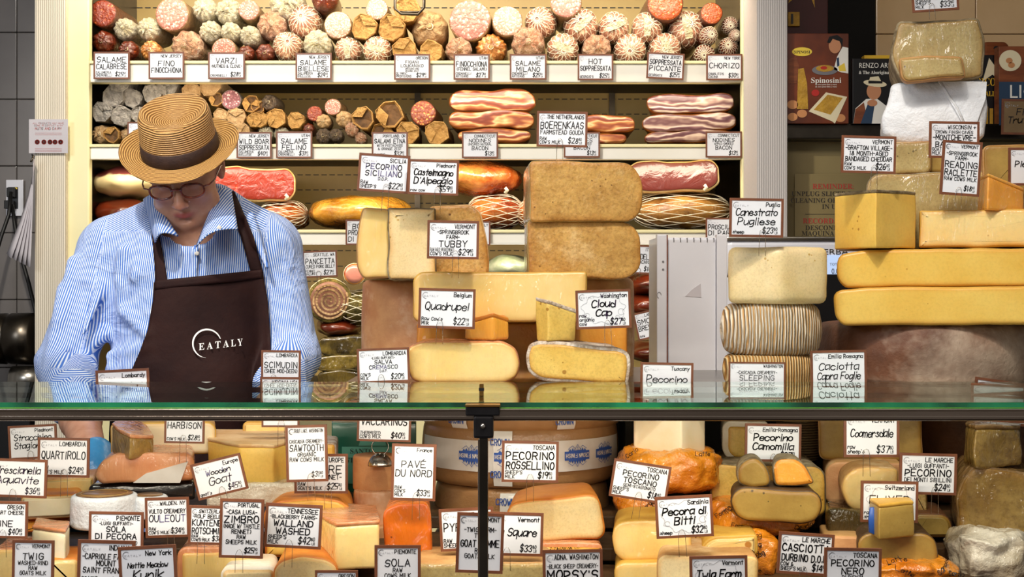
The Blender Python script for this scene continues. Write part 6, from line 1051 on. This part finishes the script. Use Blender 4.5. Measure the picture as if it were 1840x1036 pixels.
# folds: ridges laid across sleeves and body
rr = random.Random(5)
def ridge(a, b, r, k=.02): SH.cap(P(*a), P(*b), r, r*.5, k)
for a, b in (((200,470,3.03),(150,600,2.93)), ((112,520,3.0),(92,640,2.93)), ((190,600,3.0),(120,645,2.925)), ((75,645,2.96),(160,672,2.92)), ((80,668,2.96),(165,655,2.93)), ((220,450,2.97),(205,560,2.97)), ((200,640,2.98),(265,625,2.93)), ((200,665,2.98),(270,655,2.93)), ((225,560,2.96),(262,600,2.93)), ((270,400,3.0),(240,500,2.95)), ((450,390,3.0),(480,480,2.97)), ((130,470,3.02),(108,580,2.96))): ridge(a, b, .012)
for a, b in (((196,520,2.97),(200,650,2.95)), ((150,520,2.98),(118,600,2.93)), ((165,610,2.94),(95,660,2.92)), ((486,500,2.96),(495,640,2.97)), ((528,470,2.98),(538,600,2.96)), ((185,640,2.95),(240,642,2.9))): SH.cap(P(*a), P(*b), .010, .004, .02, True)
SH.cap(hp(0, .03, -.06), P(346, 415, 2.98), .060, .052, .006, True); SH.cap(P(345, 400, 2.93), P(351, 438, 2.90), .036, .006, .006, True); SH.cap(P(330, 380, 3.0), P(330, 300, 3.0), .075, .09, .006, True)
SH.put((ORG.x-.3, 2.7, 1.5), (ORG.x+.3, 3.3, 1.8), lambda X, Y, Z: -(Z-(P(0, 352, 3.05).z+.0)) , .01) if 0 else None
V, Fc = SH.mesh(); shirt, V = nmesh('shirt', V, Fc, 'shirt_stripe', man, ORG, 2)
def seg(V, a, b): a = np.array(a); b = np.array(b); v = b-a; t = ((V-a)@v)/(v@v); tc_ = np.clip(t, 0, 1); return np.linalg.norm(V-a-tc_[:, None]*v, axis=1), t
def armu(V, a, b, r):
    v = Vector(b)-Vector(a); v.normalize(); u = v.cross(Vector((0, 1, 0))).normalized(); w = v.cross(u); q = V-np.array(a); return np.arctan2(q@np.array(w), q@np.array(u))*r
d1, t1 = seg(V, SL+Vector((-.0, 0, .02)), EL); d2, t2 = seg(V, SR+Vector((.0, 0, .02)), ER); d3, t3 = seg(V, EL, CL_); d4, t4 = seg(V, ER, CR)
dn = mnoise; ux = V[:, 0]+.006*np.sin(V[:, 2]*14+1)+.15*(V[:, 1]-3.0)*np.sign(V[:, 0]-ORG.x)
st = ux.copy(); xl = SL.x+.018+.12*(1.5-V[:, 2]) * 0; 
ml_ = (V[:, 0] < SL.x+.022-.25*np.clip(SL.z-V[:, 2], 0, .3)*.35) | ((d1 < .082) & (V[:, 0] < SL.x+.03-.3*np.clip(SL.z-V[:, 2], 0, 1))); mr_ = (V[:, 0] > SR.x-.02+.10*np.clip(SR.z-V[:, 2], 0, .3))
st = np.where(ml_, armu(V, SL, EL, .068), st); st = np.where(mr_, armu(V, SR, ER, .066), st); fl = (d3 < .075) & (V[:, 2] < EL.z+.01) & (V[:, 0] < EL.x+.09); fr_ = (d4 < .07) & (V[:, 2] < ER.z) & (V[:, 0] > ER.x-.08)
st = np.where(fl, V[:, 2]*.9+V[:, 0]*.5, st); st = np.where(fr_, V[:, 2]*.9-V[:, 0]*.5, st); yk = (V[:, 2] > SL.z+.035) & ~ml_ & ~mr_ & (np.abs(V[:, 0]-P(350, 0, 3).x) > .09); st = np.where(yk, V[:, 2]*.9+np.abs(V[:, 0]-ORG.x)*.45, st); fattr(shirt, 'stripe', st)
# rolled cuffs
for (e, c, w, r) in ((EL, CL_, WL, .060), (ER, CR, WR, .056)):
    d = (w-e).normalized(); c0 = e+(c-e)*.85; pts = [c0+d*(q*.010) for q in range(5)]; V, Fc = tubevf([p-ORG for p in pts], [r*.93, r*1.04, r*1.05, r*1.02, r*.9], 32); o = obj('rolled_cuff', V, Fc, 'shirt_stripe', man); fattr(o, 'stripe', [q[2]*1.1 for q in V])
# surface sampling of the shirt for draping
def front_y(x, z):
    fx = (x-SH.lo[0])/SH.h; fz = (z-SH.lo[2])/SH.h; i = int(fx); k = int(fz)
    if i < 0 or k < 0 or i >= SH.n[0]-1 or k >= SH.n[2]-1: return None
    a, c = fx-i, fz-k; col = SH.D[i, :, k]*(1-a)*(1-c)+SH.D[i+1, :, k]*a*(1-c)+SH.D[i, :, k+1]*(1-a)*c+SH.D[i+1, :, k+1]*a*c; j = np.argmax(col < 0)
    return None if col[j] >= 0 or j == 0 else SH.lo[1]+SH.h*(j-1+col[j-1]/(col[j-1]-col[j]))
def drape(px, py, off=.006, Y0=2.93, last=[2.93]):
    y = Y0
    for _ in range(3):
        q = P(px, py, y); f = front_y(q.x, q.z)
        if f is None: y = last[0]; break
        y = f
    last[0] = y; q = P(px, py, y-off); return q
def grid(name, fn, nu, nv, m, par, thick=.002, stripe=None, org=ORG):
    V = [fn(i/nu, j/nv)-org for j in range(nv+1) for i in range(nu+1)]
    for _ in range(2):
        W = [v.copy() for v in V]
        for j in range(1, nv):
            for i in range(1, nu): k = j*(nu+1)+i; W[k].y = (V[k].y*2+V[k-1].y+V[k+1].y+V[k-nu-1].y+V[k+nu+1].y)/6
        V = W
    Fc = [(j*(nu+1)+i, (j+1)*(nu+1)+i, (j+1)*(nu+1)+i+1, j*(nu+1)+i+1) for j in range(nv) for i in range(nu)]; o = obj(name, V, Fc, m, par); md = o.modifiers.new('thick', 'SOLIDIFY'); md.thickness = thick; md.offset = 0
    if stripe: fattr(o, 'stripe', [stripe(v) for v in V])
    return o
def lerp(tab, y):
    for (a, b), (c, d) in zip(tab[:-1], tab[1:]):
        if y <= c: t = (y-a)/(c-a); return b+(d-b)*max(0, min(1, t))
    return tab[-1][1]
LE = [(500, 277), (540, 275), (590, 266), (630, 252), (662, 238), (720, 200), (900, 190)]; RE = [(487, 472), (540, 481), (600, 485), (700, 490), (900, 500)]
def apf(u, v):
    py0 = 507-20*u; py = py0+(900-py0)*v; q = drape(lerp(LE, py)+(lerp(RE, py)-lerp(LE, py))*u, py, .010+.003*math.sin(u*7+v*5)); return q
ap = grid('apron', apf, 40, 60, 'apron_brown', man, .0025); grid('apron_hem', lambda u, v: drape(278+u*194, 504-20*u+v*16, .0135), 40, 3, 'apron_brown', man, .0015)
def strap(pts, w0, w1, off=.010):
    def f(u, v):
        n = len(pts)-1; t = v*n; i = min(int(t), n-1); t -= i; a, b = pts[i], pts[i+1]; x = a[0]+(b[0]-a[0])*t; y = a[1]+(b[1]-a[1])*t; w = w0+(w1-w0)*v; return drape(x+w*(u-.5), y, off)
    return f
grid('apron_strap', strap([(276, 352), (276, 400), (282, 440), (287, 475), (290, 508)], 7, 22), 4, 24, 'apron_brown', man, .002); grid('apron_strap', strap([(410, 343), (428, 385), (444, 425), (462, 490)], 22, 22), 4, 24, 'apron_brown', man, .002)
# apron lettering and ring
mpA = lambda x, y: drape(x, y, .0165)-ORG
V, Fc = fontmesh(serif('E A T A L Y'), 19, 'LEFT'); ca, sa = math.cos(.115), math.sin(.115); w = max(v[0] for v in V); V = [mpA(357+(v[0]*84/w)*ca-v[1]*sa*0, 629-(v[0]*84/w)*sa-v[1]*.95) for v in V]; yy = sum(v.y for v in V)/len(V); V = [Vector((v.x, min(v.y, yy+.004), v.z)) for v in V]; tag(obj('apron_lettering', V, Fc, 'thread_white', man, smooth=False), 'white embroidered lettering')
V = []; Fc = []; n = 40
for k in range(n+1): a = math.radians(20+(265-20)*k/n); w = 2.8*math.sin(PI*min(1, (k+2)/n*1.0))**.5+.4; V += [mpA(372+(25.5+w/2)*math.cos(a), 617-(25.5+w/2)*math.sin(a)), mpA(372+(25.5-w/2)*math.cos(a), 617-(25.5-w/2)*math.sin(a))]
Fc = [(2*k, 2*k+1, 2*k+3, 2*k+2) for k in range(n)]; tag(obj('apron_ring_emblem', V, Fc, 'thread_white', man, smooth=False), 'white open ring emblem')
# collar, placket, buttons
def patch(c, bul, rollb=0):
    A, Bq, C_, D_ = [P(*q) for q in c]
    def f(u, v):
        p = (A*(1-u)+D_*u)*(1-v)+(Bq*(1-u)+C_*u)*v; p = p+Vector((0, -bul*math.sin(PI*u)*(.4+.6*v)-rollb*math.sin(PI*u)*v*v, 0)); p.z += .012*math.sin(PI*u)*v*v; return p
    return f
sx = lambda v: v[0]*.9+v[2]*.25
grid('collar', patch(((272,350,3.01),(320,424,2.90),(279,436,2.91),(258,358,3.05)), .018, .02), 14, 18, 'shirt_stripe', man, .003, lambda v: v[0]*.95+v[2]*.2); grid('collar', patch(((393,338,3.01),(352,444,2.89),(427,412,2.91),(415,340,3.06)), .018, .02), 14, 18, 'shirt_stripe', man, .003, lambda v: v[0]*.9-v[2]*.25)
grid('collar_stand', lambda u, v: NB+Vector((.088*math.cos(-.5+u*(PI+1)), .03+.070*math.sin(-.5+u*(PI+1)), .045+.05*v)), 24, 4, 'shirt_stripe', man, .003, lambda v: v[0])
grid('placket', lambda u, v: drape(344+13*u-4*v, 440+62*v, .006), 4, 14, 'shirt_stripe', man, .002, lambda v: v[0])
for (bx0, by0) in ((354, 455), (394, 411)):
    q = drape(bx0, by0, .011)-ORG if by0 > 430 else P(394, 409, 2.872)-ORG; V, Fc = lathe([(.0002, -.001), (.0035, -.0014), (.0048, -.0006), (.005, .001)], 18, 'Y'); o = obj('button', V, Fc, 'button_pearl', man); o.location = q
# gloves
for W, D, sd in ((WL, DL, 1), (WR, DR, -1)):
    c = W+D.normalized()*.07; G_ = Field(c-Vector((.12, .13, .12)), c+Vector((.12, .13, .12)), .004); hand(G_, W, D, sd, .0022); G_.cap(W-D.normalized()*.045, W, .033, .031, .01); V, Fc = G_.mesh(); nmesh('glove', V, Fc, 'blue_glove', man, ORG, 1)
# hat
HA = .047
def hat_pt(x, y, z): return hp(x, y+.004, z+HA)-ORG
V = []; Fc = []; n = 72; rings = [0, .15, .3, .45, .6, .75, .9, 1.0]
for ti, dz in ((0, .0012), (1, -.0012)):
    for u in rings:
        for k in range(n):
            a = 2*PI*k/n; rx = .083+(.133-.083)*u; ry = .100+(.150-.100)*u; side = abs(math.cos(a)); z = -.004*u+.020*u*u*side**2+(.012*u*u if math.sin(a) > 0 else -.006*u*u)*abs(math.sin(a)); V.append(hat_pt(rx*math.cos(a), ry*math.sin(a), z+dz))
m_ = len(rings)
for i in range(m_-1):
    for k in range(n): j = (k+1) % n; Fc.append((i*n+k, (i+1)*n+k, (i+1)*n+j, i*n+j)); b = m_*n; Fc.append((b+i*n+j, b+(i+1)*n+j, b+(i+1)*n+k, b+i*n+k))
for k in range(n): j = (k+1) % n; Fc.append(((m_-1)*n+k, m_*n+(m_-1)*n+k, m_*n+(m_-1)*n+j, (m_-1)*n+j))
hat = bpy.data.objects.new('straw_hat', None); COL.objects.link(hat); hat.parent = man; hat.location = HC-ORG; hat.rotation_euler = HM.to_euler(); tag(hat, 'woven straw fedora with dark band')
def hloc(V): return [HM.transposed() @ (Vector(v)+ORG-HC) for v in V]
obj('brim', hloc(V), Fc, 'straw_brim', hat)
def crown(rs, zs, extra=0):
    V = []; Fc = []; N = 64
    for i, (r, z) in enumerate(zip(rs, zs)):
        for k in range(N):
            a = 2*PI*k/N; x = r*.0835*math.cos(a); y = r*.1005*math.sin(a); V.append((x, y, z))
    return V, Fc, N
V = []; Fc = []; N = 64; prof = [(1.02, -.002), (1.015, .02), (.99, .045), (.975, .068), (.955, .084), (.915, .095), (.85, .100), (.74, .092), (.60, .082), (.46, .076), (.3, .073), (.15, .072), (.004, .072)]
for r, z in prof:
    for k in range(N):
        a = 2*PI*k/N; ca, sa = math.cos(a), math.sin(a); x = r*.083*ca; y = r*.100*sa; zz = z
        if z > .06 or r < .85:
            q = max(0, (z-.055)/.045) if r > .8 else 1; pin = math.exp(-((abs(ca)-.62)/.25)**2)*max(0, -sa); x *= 1-.16*pin*max(0, q)*(r > .5); y *= 1-.05*pin*max(0, q); zz -= .014*max(0, -sa)*r*q*.9+.0*q
            if r < .85: zz += .020*max(0, abs(sa)-.75)*(r/.8)*(1 if sa > 0 else .4)
        V.append((x, y+.004, zz+HA))
for i in range(len(prof)-1):
    for k in range(N): j = (k+1) % N; Fc.append((i*N+k, i*N+j, (i+1)*N+j, (i+1)*N+k))
o = obj('crown', [tuple(q*HS for q in v) for v in V], Fc, ['straw_crown', 'straw_top'], hat)
for p in o.data.polygons:
    if p.index >= 5*N: p.material_index = 1
V, Fc = lathe([(1.03, .001), (1.05, .004), (1.035, .018), (1.015, .031), (.985, .034)], 64); obj('hat_band', [(x*.083*HS, (y*.100+.004)*HS, (z+HA)*HS) for x, y, z in V], Fc, 'hat_ribbon', hat)
# glasses
gl = bpy.data.objects.new('glasses', None); COL.objects.link(gl); gl.parent = man; gl.location = HC-ORG; gl.rotation_euler = HM.to_euler(); tag(gl, 'tortoiseshell oval glasses')
for x in (-1, 1):
    c = Vector((.034*x, -.108, -.001)); sg_ = lambda q, p: math.copysign(abs(q)**p, q); pts = [(c.x+.0245*sg_(math.cos(a), .8), c.y+.006*(math.cos(a)*x > 0)*abs(math.cos(a))-.002*math.sin(a), c.z+.0170*sg_(math.sin(a), .8)) for a in [k*2*PI/28 for k in range(28)]]
    V, Fc = tubevf(pts, .0025, 8, True); obj('rim', V, Fc, 'tortoise', gl); V = pts+[tuple(c)]; obj('lens', V, [(k, (k+1) % 28, 28) for k in range(28)], 'lens_glass', gl)
    V, Fc = tubevf([(.057*x, -.104, .006), (.070*x, -.098, .007), (.0785*x, -.07, .004), (.083*x, -.01, .004), (.085*x, .02, -.004), (.083*x, .035, -.02)], .0017, 6); obj('temple', V, Fc, 'tortoise', gl)
V, Fc = tubevf([(-.012, -.1085, .003), (-.005, -.112, .006), (.005, -.112, .006), (.012, -.1085, .003)], .0026, 8); obj('bridge', V, Fc, 'tortoise', gl)
